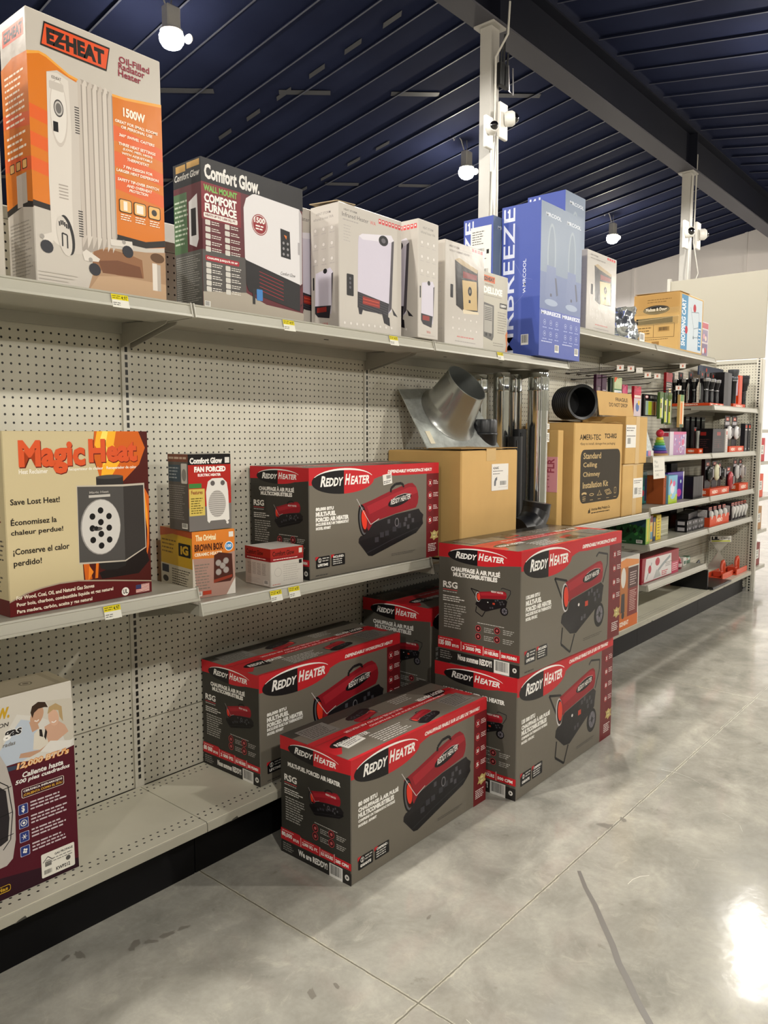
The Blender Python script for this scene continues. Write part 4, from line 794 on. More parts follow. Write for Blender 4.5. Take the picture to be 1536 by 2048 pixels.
A.circ(.12, .22, .008, '#2d2b2a'); A.circ(.28, .22, .008, '#2d2b2a'); A.fine(.58, .25, .95, .54, 9, '#87827a', .3); A.poly([(.90, 0), (.96, .12), (.91, .25), (.98, .30), (1, .30), (1, 0)], '#c97a4a'); A.fine(.4, .08, .85, .14, 2, '#8a857a', .3)
C.L.fine(.1, .1, .9, .8, 14, '#8a857a', .3); C.finish('garage_heater_box', 'small grey deluxe heater box with orange logo')

# ------------------------------------------------------------------ blue shrink-wrapped tower fan boxes
BL = '#4a5aa6'
def breeze(x, y, z, w, d, h, rot, label, side_txt=True, front=True):
    wrap = mat('#4454a0', .10, bump=.5, bscale=22, coat=.8, bdist=.003); C = Carton(x, y, z, w, d, h, rot, base=BL, rough=.34)
    A = C.L
    A.rect(0, 0, 1, 1, BL); A.txt('MRBREEZE', .05, .02, .34, .985, '#d8dcec', .01, 0, rot=90); A.circ(.17, .965, .006, '#d8dcec'); A.txt('MRCOOL', .56, .46, .64, .64, '#d8dcec', .01, 0, rot=90); A.line([(.57, .42), (.63, .43), (.57, .44), (.63, .45)], .004, '#d8dcec'); A.bars(.54, .075, .73, .145)
    A.line([(.36, .62), (.56, .52), (.80, .50)], .0008, '#8a96c8'); A.line([(.36, .35), (.66, .43)], .0008, '#8a96c8')
    A = C.F
    A.rect(0, .31, 1, 1, '#73839a'); A.rect(0, .31, 1, .55, '#5f6f9a'); A.rect(0, 0, 1, .30, BL)
    A.txt('MRCOOL', .22, .915, .92, .94, '#dfe4ec', .01); A.ell(.5, .66, .20, .22, '#8c9aa9'); A.ell(.5, .66, .145, .20, '#6d7d92'); A.poly([(.30, .60), (.70, .60), (.78, .40), (.66, .36), (.38, .36), (.22, .40)], '#66759e'); A.ell(.52, .36, .30, .022, '#94a2bc'); A.rr(.46, .40, .54, .42, .002, '#2b3350'); A.poly([(.66, .53), (.74, .53), (.83, .42), (.75, .41)], '#3c4560')
    A.txt('MRBREEZE', .08, .275, .98, .30, '#e4e8f4', .03)
    for r_ in range(2):
        for k in range(3): A.circ(.24 + k * .28, .225 - r_ * .075, .013, '#c3cae6'); A.circ(.24 + k * .28, .225 - r_ * .075, .0115, BL); A.circ(.24 + k * .28, .225 - r_ * .075, .004, '#c3cae6', n=8); A.fine(.15 + k * .28, .183 - r_ * .075, .34 + k * .28, .198 - r_ * .075, 1, '#9aa5d4', .4)
    A.fine(.1, .09, .6, .105, 1, '#c3cae6', .4); A.bars(.72, .035, .92, .085)
    return C.finish('tower_fan_box', label, 'box', 'blue shrink-wrapped tower fan boxes')
breeze(3.488, 1.962, ZT + .009, .226, .226, .755, 0, 'tall blue shrink-wrapped fan box with big vertical lettering, front left of its group')
breeze(3.717, 1.965, ZT + .009, .222, .226, .755, 0, 'tall blue shrink-wrapped fan box, front right of its group')
o = breeze(3.412, 2.192, ZT + .001, .200, .180, .715, 0, 'blue fan box with a white shipping label, leftmost of its group')
sticker(o, (0, .135, .40), (0, -1, 0), (0, 0, 1), .125, .27, lambda S: (S.bars(.06, .47, .72, .60, bg='#e6e3dc'), S.bars(.28, .05, .92, .22, bg='#e6e3dc'), S.fine(.08, .66, .7, .93, 6, '#55524e', .35), S.rect(.78, .48, .9, .56, '#222'), S.fine(.08, .28, .8, .42, 3, '#77736e', .35)), 'shipping_label', 'white shipping label')
breeze(4.050, 2.128, 2.041, .245, .24, .775, 0, 'blue shrink-wrapped fan box standing highest, behind the front pair')
# ------------------------------------------------------------------ middle shelf cartons
C = Carton(.878, 2.059, ZML + .001, .438, .145, .494, 2, base='#c4b58f', rough=.36); A = C.F     # flame-printed heat reclaimer box
A.poly([(.60, 1), (1, 1), (1, .07), (.49, .135), (.485, .24), (.56, .36), (.62, .5), (.64, .72), (.58, .85)], '#4a1712')
A.poly([(.60, 1), (.93, 1), (.98, .90), (.93, .80), (.80, .70), (.64, .69), (.62, .76), (.59, .86)], '#c9601c'); A.poly([(.62, 1), (.76, 1), (.74, .92), (.80, .84), (.72, .74), (.64, .74), (.66, .84), (.60, .92)], '#efae2e'); A.poly([(.66, 1), (.70, 1), (.68, .92), (.72, .86), (.66, .80), (.67, .88), (.64, .95)], '#f5dc6a')
A.poly([(.95, .68), (1, .60), (.99, .30), (.965, .20), (.98, .40), (.95, .55)], '#c9601c'); A.poly([(.965, .64), (.985, .50), (.985, .35), (.97, .48)], '#e89a2a'); A.poly([(.49, .24), (.53, .235), (.55, .14), (.50, .13)], '#c9601c'); A.poly([(.80, .215), (.96, .28), (.99, .20), (.90, .13), (.62, .13), (.60, .17)], '#1c1413')
A.poly([(.52, .13), (.56, .18), (.53, .22)], '#e8852a'); A.poly([(.58, .23), (.60, .235), (.59, .14), (.57, .14)], '#d8701f')
A.rect(.602, .67, .802, .735, '#2d2a29'); A.ell(.702, .732, .10, .012, '#4a4644')
A.poly([(.462, .69), (.80, .683), (.965, .685), (.967, .285), (.80, .215), (.46, .235)], '#b9b0a2'); A.poly([(.467, .683), (.801, .671), (.798, .223), (.463, .245)], '#4b4846'); A.poly([(.801, .671), (.957, .673), (.961, .289), (.798, .223)], '#35312f')
A.poly([(.604, .226), (.809, .215), (.80, .19), (.735, .175), (.66, .178), (.611, .194)], '#242120'); A.ell(.625, .44, .146, .165, '#8d8985'); A.ell(.628, .44, .140, .160, '#c4c0bb')
for u, v in ((.626, .537), (.566, .505), (.686, .499), (.625, .468), (.563, .436), (.685, .43), (.625, .398), (.565, .367), (.685, .359), (.624, .329)): A.ell(u, v, .021, .019, '#161414', n=14)
A.ell(.60, .43, .035, .012, '#4a4644'); A.ell(.59, .435, .014, .012, '#161414'); A.txt('Magic Heat', .55, .635, .69, .652, '#9a958f', .04); A.rect(.545, .615, .70, .630, '#b9b4ad')
def magic(st, u0, v0, u1, v1):
    A.txt(st, u0 + .004, v0 - .006, u1 + .004, v1 - .006, '#6b1d12', .05); A.txt(st, u0, v0, u1, v1, '#d2542a', .045)
magic('Magic', .095, .762, .53, .95); magic('Heat', .555, .818, .915, .955)
A.txt('Heat Reclaimer', .093, .768, .275, .793, '#efe9dc', .02); A.txt('Recuperateur de chaleur', .41, .772, .655, .794, '#efe9dc', .02); A.txt('Recuperador de calor', .68, .772, .907, .794, '#efe9dc', .02)
for st, u0, v0, u1, v1 in (('Save Lost Heat!', .032, .603, .346, .636), ('Économisez la', .03, .493, .32, .533), ('chaleur perdue!', .028, .432, .361, .468), ('¡Conserve el calor', .036, .325, .398, .368), ('perdido!', .036, .262, .212, .305)): A.txt(st, u0, v0, u1, v1, '#231d18', .02)
A.poly([(0, .085), (.10, .12), (.204, .138), (.32, .148), (.45, .146), (.70, .115), (1, .073), (1, 0), (0, 0)], '#a89a86'); A.poly([(0, .078), (.10, .112), (.204, .130), (.32, .140), (.45, .138), (.70, .107), (1, .066), (1, 0), (0, 0)], '#5e1a1c')
for st, u1, v in (('For Wood, Coal, Oil, and Natural Gas Stoves', .56, .088), ('Pour bois, charbon, combustible liquide et gaz naturel', .698, .050), ('Para madera, carbón, aceite y gas natural', .542, .012)): A.txt(st, .042, v - .004, u1, v + .022, '#e9dfcc', .03)
A.circ(.79, .031, .0125, '#efeae0'); A.txt('UL', .772, .018, .808, .045, '#1b1817', .03); A.rect(.873, .01, .981, .058, '#e9e2d8')
for k in range(6): A.rect(.873, .012 + k * .008, .981, .016 + k * .008, '#b0302c')
A.rect(.873, .032, .915, .058, '#3a3f66')
C.L.rect(0, 0, 1, .09, '#5e1a1c'); C.L.fine(.1, .45, .9, .9, 18, '#6b1d12', .35); C.L.fine(.1, .12, .9, .42, 12, '#4a4238', .35); C.finish('heat_reclaimer_box', 'tan box with flame print and round perforated heater picture')

C = Carton(1.467, 2.084, ZM + .224, .162, .125, .250, -4, base='#4f4a48', L='#5c5653', T='#8a8784', rough=.3); A = C.F      # fan heater box
A.rect(0, .30, 1, 1, '#a8261f'); A.poly([(0, .30), (1, .34), (1, 0), (0, 0)], '#6d6865'); A.rect(0, .862, 1, 1, '#191718'); A.txt('Comfort Glow', .04, .875, .80, .955, '#e6e2dc', .05); A.txt('FAN FORCED', .14, .765, .88, .84, WHT, .06); A.txt('ELECTRIC HEATER', .22, .71, .76, .745, WHT, .04)
A.rect(.01, .20, .37, .55, '#c9b25a'); A.rect(.01, .56, .30, .62, '#3f7a3c'); A.fine(.05, .22, .33, .44, 7, '#5f5220', .4); A.txt('Features', .06, .48, .32, .53, '#7a2420', .02)
A.poly([(.42, .12), (.40, .50), (.45, .64), (.55, .68), (.80, .68), (.90, .62), (.93, .50), (.95, .12), (.88, .09), (.84, .12), (.50, .12), (.46, .09)], '#d9d5cf'); A.ell(.66, .34, .21, .18, '#b5b0aa')
for k in range(13): A.line([(.66 - .2 * math.sqrt(max(0, 1 - ((k - 6) / 6.6) ** 2)), .34 + (k - 6) * .027), (.66 + .2 * math.sqrt(max(0, 1 - ((k - 6) / 6.6) ** 2)), .34 + (k - 6) * .027)], .0014, '#6d6865')
A.circ(.56, .615, .0085, '#5d5856'); A.circ(.80, .615, .0085, '#5d5856'); A.rect(.86, .88, .97, .955, '#d9d5cf'); A.circ(.90, .08, .005, '#d9d5cf')
A = C.L; A.rect(0, .90, 1, 1, '#7a4634'); A.fine(.05, .92, .95, .98, 1, '#c9b0a0'); A.rect(.03, .64, .62, .86, '#3f4f5c'); A.fine(.06, .67, .55, .84, 4, '#9aa2aa', .4); A.rr(.66, .62, .95, .88, .004, '#cfcbc5'); A.ell(.80, .73, .11, .08, '#8d8985'); A.fine(.05, .14, .9, .60, 16, '#8d8884', .4); A.bars(.65, .03, .92, .10)
C.finish('fan_heater_box', 'black and red fan heater box stacked on the orange box')
C = Carton(1.475, 2.083, ZM + .001, .157, .232, .221, -8, base='#c9763a', L='#c9a02c', T='#b5882c', rough=.3); A = C.F      # orange ceramic heater box
A.rect(0, 0, 1, .62, '#c9c1b4'); A.poly([(0, .70), (.5, .60), (1, .66), (1, 0), (.1, 0)], '#a8867a'); A.poly([(0, 1), (1, 1), (1, .66), (.5, .58), (0, .60)], '#d07a30'); A.txt('The Original', .08, .83, .55, .95, '#e9dfb8', .03); A.txt('BROWN BOX', .05, .70, .72, .81, '#4a2416', .05); A.txt('CERAMIC HEATER', .05, .63, .70, .68, '#e9dfc8', .03)
A.circ(.86, .74, .016, '#e3e6ea'); A.circ(.86, .74, .0135, '#3f82b8'); A.txt('100', .80, .72, .92, .77, WHT, .03); A.poly([(.48, .20), (.50, .62), (.62, .66), (.93, .62), (.95, .26), (.88, .20)], '#4a2720'); A.poly([(.48, .20), (.93, .26), (.93, .30), (.48, .25)], '#8c3a28')
for u, v in ((.60, .50), (.78, .52), (.60, .36), (.78, .38), (.70, .45)): A.circ(u, v, .011, '#8d8480'); A.circ(u, v, .009, '#a39a95')
A.fine(.05, .12, .40, .52, 9, '#7d746a', .35); A.bars(.05, .03, .2, .1); A.rect(.22, .04, .42, .10, '#b0402c'); A.poly([(.78, 0), (1, 0), (1, .25)], '#d9d4cc'); A.rect(.86, .88, .97, .96, '#d9d4cc')
A = C.L; A.rect(0, 0, 1, .44, '#c9c0ac'); A.poly([(0, 1), (1, 1), (1, .90), (.4, .92), (0, .86)], '#b8552c'); A.rr(.58, .60, .95, .80, .004, '#1c1a1a'); A.txt('iG', .64, .63, .88, .77, '#c9a02c', .05); A.fine(.05, .60, .52, .84, 4, '#7a5a18', .4); A.rect(.04, .30, .26, .42, '#1f2230'); A.fine(.36, .14, .95, .40, 7, '#4a4238', .4); A.ell(.15, .20, .09, .05, '#2a2522'); A.fine(.03, .03, .9, .12, 3, '#7d746a', .4)
C.finish('ceramic_heater_box', 'orange and yellow ceramic heater box under the fan heater box')
C = Carton(1.763, 2.032, ZM + .001, .148, .152, .137, -4, base='#c3beb6', T='#cfcbc4', rough=.32)                          # small white box
for A in (C.F, C.L):
    A.rect(0, .66, 1, 1, '#9c2a22'); A.rect(0, .66, 1, .77, '#8c1f24'); A.txt('Comfort Glow', .06, .80, .72, .93, '#4a1410', .03); A.fine(.08, .69, .85, .74, 1, '#e9dcd4', .4)
C.F.circ(.22, .38, .016, '#a9a49d'); C.F.circ(.22, .38, .0145, '#c3beb6'); C.F.fine(.38, .12, .95, .58, 8, '#a9a49d', .3); C.F.rect(.86, .54, .95, .64, '#1c1a1a'); C.F.rect(.86, .82, .96, .95, '#d9d4cc'); C.F.fine(.05, .05, .3, .08, 1, '#b0402c')
for k in range(4): C.L.fine(.10 + k * .19, .28, .25 + k * .19, .60, 9, '#77726b', .35, .1, seed=k)
C.L.fine(.05, .06, .6, .2, 5, '#a9a49d', .3); C.L.bars(.74, .05, .92, .17)
C.finish('small_heater_box', 'small white box with red top band in front of the big heater box')

KR = mat('#c9a364', .75, var=.05, vscale=6, bump=.2, bscale=9, bdist=.006); KRD = mat('#a9854f', .8, var=.05); INKK = '#3a2f20'
# big plain carton
C = Carton(2.800, 1.948, .889, .478, .425, .490, 0, base=KR, rough=.7, c=.006)
o = C.finish('brown_carton', 'large plain brown carton under the sheet-metal flashing', 'box')
sticker(o, (.245, 0, .30), (1, 0, 0), (0, 0, 1), .145, .125, lambda S: (S.txt('4-24-60C', .07, .80, .42, .90, '#2a2826', .03), S.fine(.07, .70, .7, .76, 1, '#6d6a66'), S.fine(.07, .60, .5, .66, 1, '#6d6a66'), S.poly([(.14, .18), (.14, .34), (.20, .46), (.32, .52), (.32, .40), (.26, .36), (.24, .18)], '#6d6f73'), S.bars(.45, .15, .92, .36), S.line([(.4, .12), (.95, .12), (.95, .55)], .001, '#9a968f')), 'shipping_label', 'white product label')
b = MB(); b.box(.2, -.0012, .44, .28, 0, .497); b.box(.2, 0, .497, .28, .42, .4985); b.build('packing_tape', mat('#c9a86e', .25), o)
b = MB(); b.plate([(0.0, .002, .4975), (.24, -.003, .4975), (.238, .2, .503), (.0, .21, .4985)], (0, 0, .003)); b.plate([(.245, -.002, .4975), (.478, .002, .4975), (.478, .21, .4985), (.242, .2, .505)], (0, 0, .003)); b.build('lid_flap', KRD, o)

# chimney kit carton
C = Carton(4.045, 2.035, .926, .660, .32, .595, 0, base=KR, rough=.7, c=.006); A = C.F
A.txt('AMERI-TEC', .10, .83, .52, .885, INKK, .02); A.txt('TC3-RKS', .60, .845, .86, .895, INKK, .04); A.txt('•Easy to install, damage-free packaging', .11, .775, .83, .805, INKK, .01)
A.rr(.125, .205, .955, .735, .045, '#3d372e'); P = '#c2a878'
for st, u1, v in (('Standard', .535, .655), ('Ceiling', .455, .56), ('Chimney', .52, .465), ('Installation Kit', .70, .365)): A.txt(st, .18, v - .012, u1, v + .05, P, .015)
for k, u in enumerate((.21, .36, .52, .70, .86)):
    if k == 0: A.ell(u, .30, .05, .016, P); A.ell(u, .285, .04, .012, '#3d372e'); A.line([(u - .03, .25), (u + .03, .25)], .005, P); A.line([(u - .03, .27), (u + .03, .27)], .003, P)
    elif k == 1: A.ell(u, .285, .045, .014, P); A.ell(u, .285, .035, .008, '#3d372e')
    elif k == 2: A.line([(u - .05, .27), (u - .02, .285), (u, .32), (u + .02, .285), (u + .05, .27), (u - .05, .27)], .003, P)
    elif k == 3: A.line([(u - .07, .31), (u + .03, .32), (u + .08, .275), (u - .02, .265), (u - .07, .31)], .004, P); A.line([(u - .035, .30), (u + .02, .305), (u + .045, .282), (u - .01, .278), (u - .035, .30)], .003, P)
    else: A.line([(u - .02, .33), (u + .02, .33), (u + .02, .27), (u - .02, .27), (u - .02, .33)], .003, P)
    A.fine(u - .03, .225, u + .03, .238, 1, P, .4)
A.circ(.31, .12, .007, INKK, n=8); A.poly([(.29, .10), (.34, .10), (.33, .155), (.315, .13)], INKK); A.txt('American Metal Products Co.', .36, .12, .76, .15, INKK, .02); A.fine(.36, .085, .76, .11, 1, INKK, .4)
A = C.L; A.txt('TC3-RKS', .02, .80, .60, .855, INKK, .04); A.fine(.1, .78, .5, .79, 1, INKK); A.poly([(.16, .69), (.16, .72), (.1, .72), (.3, .76), (.5, .72), (.44, .72), (.44, .69)], INKK); A.rr(.02, .22, .62, .65, .03, '#3d372e'); A.line([(.25, .25), (.25, .60)], .004, P); A.line([(.25, .50), (.5, .52)], .004, P); A.line([(.25, .35), (.5, .36)], .004, P); A.txt('Co.', .1, .12, .3, .15, INKK, .02)
o = C.finish('chimney_kit_carton', 'brown carton printed with a dark panel for a ceiling chimney kit')
b = MB()                                             # crumpled opened lid
R = random.Random(5); g = [[(.66 * i / 6, -.004 + .22 * j / 4, .5965 + (.013 * R.random() if 0 < j < 4 else .008 * R.random() * (j > 0))) for j in range(5)] for i in range(7)]
for i in range(6):
    for j in range(4): b.quad(g[i][j], g[i + 1][j], g[i + 1][j + 1], g[i][j + 1])
b.build('lid_flap', KR, o, 'crumpled flap')
# upright flap with warning
C = Carton(0, 0, 0, .58, .004, .155, base=KR, rough=.7, c=.001); C.F.txt('FRAGILE', .50, .62, .86, .78, INKK, .02); C.F.txt('DO NOT DROP', .30, .38, .84, .55, INKK, .02)
f = C.build('upright_flap', C.list, o, 'raised flap with handling warning'); f.location = (.53, .10, .648); f.rotation_euler = (math.radians(-8), 0, math.radians(2))
# cartons behind
C = Carton(4.712, 2.03, .926, .330, .30, .335, 0, base=KR, rough=.7, c=.004); o = C.finish('brown_carton', 'lower brown carton with a white label, right of the chimney kit carton', 'box')
sticker(o, (.165, 0, .11), (1, 0, 0), (0, 0, 1), .155, .13, lambda S: (S.fine(.06, .72, .9, .92, 2, '#77746f', .4), S.bars(.1, .1, .5, .55), S.fine(.55, .15, .9, .5, 4, '#77746f', .4)), 'shipping_label', 'white label')
b = MB(); b.box(.0, -.001, .325, .33, 0, .335); b.box(.16, -.0008, 0, .22, 0, .325); b.build('packing_tape', mat('#c9a86e', .3), o)
C = Carton(4.716, 2.02, 1.263, .345, .30, .305, 0, base=KR, rough=.7, c=.004); o = C.finish('brown_carton', 'upper brown carton with a white label, right of the chimney kit carton', 'box')
sticker(o, (.0, 0, .105), (1, 0, 0), (0, 0, 1), .155, .145, lambda S: (S.fine(.06, .70, .9, .92, 2, '#77746f', .4), S.rect(.06, .5, .95, .53, '#555'), S.bars(.12, .1, .52, .45)), 'shipping_label', 'white label')
b = MB(); b.box(.155, -.0012, 0, .215, 0, .305); b.build('packing_tape', mat('#c9a86e', .3), o)
# thin carton with pink note
C = Carton(3.928, 2.075, .926, .062, .10, .55, 0, base=KR, rough=.7, c=.003); o = C.finish('narrow_carton', 'narrow brown carton with a pink paper note, beside the shiny pipe', 'box')
sticker(o, (.0, .098, .20), (0, -1, 0), (0, 0, 1), .098, .20, lambda S: (S.rect(0, 0, 1, 1, '#e29aa2'), S.txt('FLR', .35, .55, .8, .95, '#a84a5a', .03, 0, rot=90), S.fine(.1, .1, .5, .5, 4, '#a84a5a', .3)), 'paper_note', 'pink paper note')

# ------------------------------------------------------------------ sheet metal goods
galv = NT('galvanised_steel'); g1 = galv.ramp(galv.noise(18, 6, .7, dist=1.0), .3, .7); galv = galv.done(galv.mix(g1, rgb('#a9ada9'), rgb('#d0d4d0')), galv.ramp(g1, 0, 1, .30, .45), .65)
duct = mat('#d5d8d6', .13, .97, bump=.15, bscale=3.0, bdist=.01); blk = mat('#15161a', .34, .1, bump=.1, bscale=20); blkd = mat('#08080b', .5)
r = empty('roof_flashing', 'galvanised roof flashing plate with tilted round collar, on the brown carton', 'flashing', (0, 0, 0))
Pbl = Vector((2.797, 2.135, 1.389)); e1 = Vector((.475, -.085, 0.0)); e2 = Vector((.055, .205, .262)); nrm = e1.cross(e2).normalized()
if nrm.y > 0: nrm = -nrm
b = MB(); b.plate([Pbl, Pbl + e1, Pbl + e1 * .98 + e2 * 1.15, Pbl + e2 * 1.05], nrm * .002)
b.tube([Pbl, Pbl + e1], .003, seg=6); b.tube([Pbl, Pbl + e2 * 1.05], .003, seg=6); b.build('base_plate', galv, r)
cen = Pbl + e1 * .50 + e2 * .60; O = cen + nrm * .175 + Vector((-.015, 0, .035)); U1 = e1.normalized(); V1 = nrm.cross(U1)
ax = (nrm + Vector((.14, 0, .05))).normalized(); u2 = (U1 - ax * U1.dot(ax)).normalized(); v2 = ax.cross(u2)
N_ = 40
def ringp(c, u, v, ru, rv): return [c + u * (ru * math.cos(2 * math.pi * i / N_)) + v * (rv * math.sin(2 * math.pi * i / N_)) for i in range(N_)]
b = MB(); base_r = ringp(cen + nrm * .003, U1, V1, .150, .165); fl = ringp(cen + nrm * .016, U1, V1, .138, .150); low = ringp(cen + nrm * .04, u2, v2, .126, .132)
b.loft([base_r, fl, low, ringp(O, u2, v2, .108, .108), ringp(O + ax * .004, u2, v2, .110, .110), ringp(O + ax * .004, u2, v2, .106, .106), ringp(O - ax * .15, u2, v2, .106, .106)], caps=(False, False))
b.build('collar', mat('#b0b3b0', .27, .85, bump=.1, bscale=6, bdist=.006), r)
b = MB(); b.lathe([(.104, 0), (.003, .001)], O - ax * .15, ax, 32); b.build('collar_inside', mat('#4a4c4c', .45, .8), r)
b = MB(); s1 = Pbl + e1 * .07 + e2 * .07 + nrm * .003; b.plate([s1, s1 + e1 * .06, s1 + e1 * .06 + e2 * .22, s1 + e2 * .22], nrm * .0006); b.build('sticker', mat('#d8d0b8', .6), r)

def pipe(x, y, z, h, rad, lab, m_=duct, seams=True, crimp=True):
    r = empty('stove_pipe', lab, 'pipe', (x, y, z), 0, 'upright metal pipes on the shelf')
    b = MB(); pr_ = [(rad, 0), (rad, .02)]
    if crimp: pr_ += [(rad, h - .10), (rad + .003, h - .095), (rad, h - .09), (rad * .985, h - .03), (rad + .003, h - .025), (rad, h - .02)]
    pr_ += [(rad, h)]; b.lathe(pr_, seg=28, caps=(True, False)); b.lathe([(rad * .94, h), (rad * .94, h - .2)], seg=28, caps=(False, True)); b.lathe([(rad * .94, h), (rad, h)], seg=28, caps=(False, False)); b.build('tube', m_, r)
    if seams: b = MB(); b.box(-rad * .72 - .004, -rad * .72 - .002, 0, -rad * .72 + .003, -rad * .72 + .003, h - .02); b.build('seam', m_, r)
    return r
p = pipe(3.785, 2.127, .881, .905, .057, 'thick shiny metal pipe standing in front with two white labels')
b = MB()
for k in range(14): a = math.radians(200 + k * 12); b.tube([(.0565 * math.cos(a), .0565 * math.sin(a), .70), (.0565 * math.cos(a), .0565 * math.sin(a), .88)], .0025, seg=5)
b.build('crimped_end', duct, p)
for zz, hh in ((.53, .05), (.60, .03)):
    S = Carton(-.005, -.0585, zz, .032, .0012, hh, base='#e3e0d8', c=.0002); S.F.fine(.1, .15, .9, .85, 4, '#55524e', .5); lb = S.build('label', S.list, p, 'white paper label'); lb.rotation_euler = (0, 0, 0)
pipe(3.600, 2.245, .881, .900, .047, 'shiny metal pipe, second from the left among the upright pipes')
pipe(3.765, 2.270, .881, .900, .046, 'shiny metal pipe nearest the thick front pipe, above the black ones')
pipe(3.485, 2.310, .881, .885, .044, 'shiny metal pipe, leftmost of the upright pipes')
pipe(3.590, 2.150, .881, .56, .040, 'tall black stove pipe between the brown carton and shiny pipes', blk, True, False)
pipe(3.682, 2.180, .881, .60, .040, 'tall black stove pipe just left of the thick shiny pipe', blk, True, False)
r = empty('pipe_adapter', 'short black round pipe adapter resting upright behind the flashing', 'pipe', (3.245, 2.12, 1.396))
b = MB(); b.lathe([(.062, 0), (.062, .05), (.066, .055), (.066, .06), (.062, .065), (.064, .12), (.060, .13)], seg=26, caps=(True, False)); b.lathe([(.058, .13), (.056, .02)], seg=26, caps=(False, True)); b.lathe([(.06, .13), (.058, .13)], seg=26, caps=(False, False)); b.build('tube', blk, r)
r = empty('pipe_elbow', 'black segmented pipe elbow lying beside the brown carton', 'pipe elbow', (3.325, 1.985, .889))
b = MB(); rings = []; R0 = .083
path = [(Vector((.02, 0, .075)), Vector((1, -.1, .1))), (Vector((.09, -.005, .082)), Vector((1, -.1, .1))), (Vector((.105, -.005, .085)), Vector((.85, -.1, .5))), (Vector((.15, -.01, .115)), Vector((.85, -.1, .5))), (Vector((.16, -.01, .125)), Vector((.5, -.1, .85))), (Vector((.185, -.012, .165)), Vector((.5, -.1, .85))), (Vector((.19, -.012, .175)), Vector((.1, -.1, 1))), (Vector((.192, -.014, .215)), Vector((.1, -.1, 1)))]
for k, (c, a) in enumerate(path):
    a = a.normalized(); u_ = Vector((0, 1, 0)); u_ = (u_ - a * u_.dot(a)).normalized(); v_ = a.cross(u_); rr_ = .070 + (.003 if k % 2 else 0)
    rings.append([c + u_ * (rr_ * math.cos(2 * math.pi * i / 28)) + v_ * (rr_ * math.sin(2 * math.pi * i / 28)) for i in range(28)])
b.loft(rings); b.build('tube', blk, r)
r = empty('corrugated_pipe', 'black corrugated pipe lying on the chimney kit carton, open end forward', 'pipe', (4.235, 2.085, 1.642))
a = Vector((.50, .86, .0)).normalized(); pr_ = []
for k in range(8): pr_ += [(.094, k * .021), (.101, k * .021 + .007), (.101, k * .021 + .013), (.094, k * .021 + .020)]
b = MB(); b.lathe([(.088, .0), (.103, -.004), (.106, .006), (.103, .016)] + [(q[0], q[1] + .018) for q in pr_], (0, 0, 0), a, 36, caps=(False, True)); b.build('tube', blk, r)
b = MB(); b.lathe([(.088, .0), (.086, .17)], (0, 0, 0), a, 36, caps=(False, True)); b.build('inner_wall', blkd, r)

# ------------------------------------------------------------------ gas heater box on the base shelf
C = Carton(.550, 2.054, .201, .486, .145, .555, 0, base='#d0cabf', T='#a3987f', rough=.28); A = C.F
A.poly([(0, .66), (.606, .678), (.707, .655), (.85, .635), (1, .662), (1, 0), (0, 0)], '#531624'); A.poly([(0, .18), (.5, .12), (1, .05), (1, 0), (0, 0)], '#2f1420')
A.poly([(.60, .80), (.68, .90), (.80, .86), (.90, .80), (1, .76), (1, .66), (.85, .635), (.707, .655), (.606, .678)], '#d8d4cc'); A.poly([(.84, .93), (1, .91), (1, .70), (.95, .68), (.90, .85)], '#c9c2b4')
SK = '#c49a7e'                                       # printed couple on a sofa holding a dog
A.poly([(.62, .79), (.70, .87), (.78, .84), (.80, .76), (.82, .70), (.70, .66), (.58, .66), (.56, .72)], '#bcc6d3'); A.poly([(.745, .845), (.79, .84), (.80, .80), (.76, .79)], SK); A.ell(.79, .865, .035, .048, SK, rot=-25); A.poly([(.755, .89), (.765, .92), (.80, .935), (.84, .925), (.855, .895), (.835, .90), (.80, .90), (.775, .885), (.765, .86)], '#3b2a20')
A.poly([(.83, .80), (.90, .82), (.95, .78), (.97, .74), (.88, .70), (.84, .72)], '#cfa58c'); A.ell(.885, .835, .030, .045, '#d8ae94', rot=12); A.poly([(.85, .86), (.86, .895), (.90, .905), (.935, .88), (.94, .80), (.92, .83), (.915, .865), (.885, .875)], '#b59a6e'); A.line([(.775, .845), (.79, .838), (.80, .845)], .003, '#efe6de'); A.line([(.872, .815), (.886, .808), (.90, .815)], .003, '#f0e8e2')
A.poly([(.69, .70), (.80, .69), (.86, .72), (.85, .69), (.74, .668), (.68, .68)], SK); A.poly([(.86, .72), (.94, .70), (.99, .69), (.98, .66), (.86, .66), (.80, .68)], '#e3dfd8'); A.poly([(.77, .78), (.80, .80), (.83, .78), (.85, .71), (.80, .69), (.76, .70)], '#ddd5c6'); A.poly([(.80, .795), (.815, .79), (.82, .75), (.80, .76)], '#2d2624'); A.poly([(.835, .79), (.845, .77), (.835, .73), (.825, .75)], '#2d2624')
A.poly([(.60, .655), (.70, .645), (.72, .63), (.62, .63)], '#3a4356')
A.txt('W.', .575, .895, .64, .95, '#c9a02c', .06, .2); A.txt('ION', .57, .855, .635, .875, '#3a3432', .02, .2); A.txt('gas', .60, .785, .705, .835, '#f3f0ea', .08, .2); A.txt('gas', .602, .788, .703, .832, '#2a2628', .03, .2); A.txt('radas', .595, .755, .665, .775, '#77726c', .02, .2)
A.txt("12,000 BTU's", .662, .618, .969, .658, '#e0892c', .07, .2); A.txt("12,000 BTU's", .664, .621, .967, .655, '#eccfa8', .02, .2); A.txt('Caliente hasta', .693, .576, .93, .603, WHT, .03, .2); A.txt('500 pies cuadrados', .652, .545, .968, .572, WHT, .03, .2)
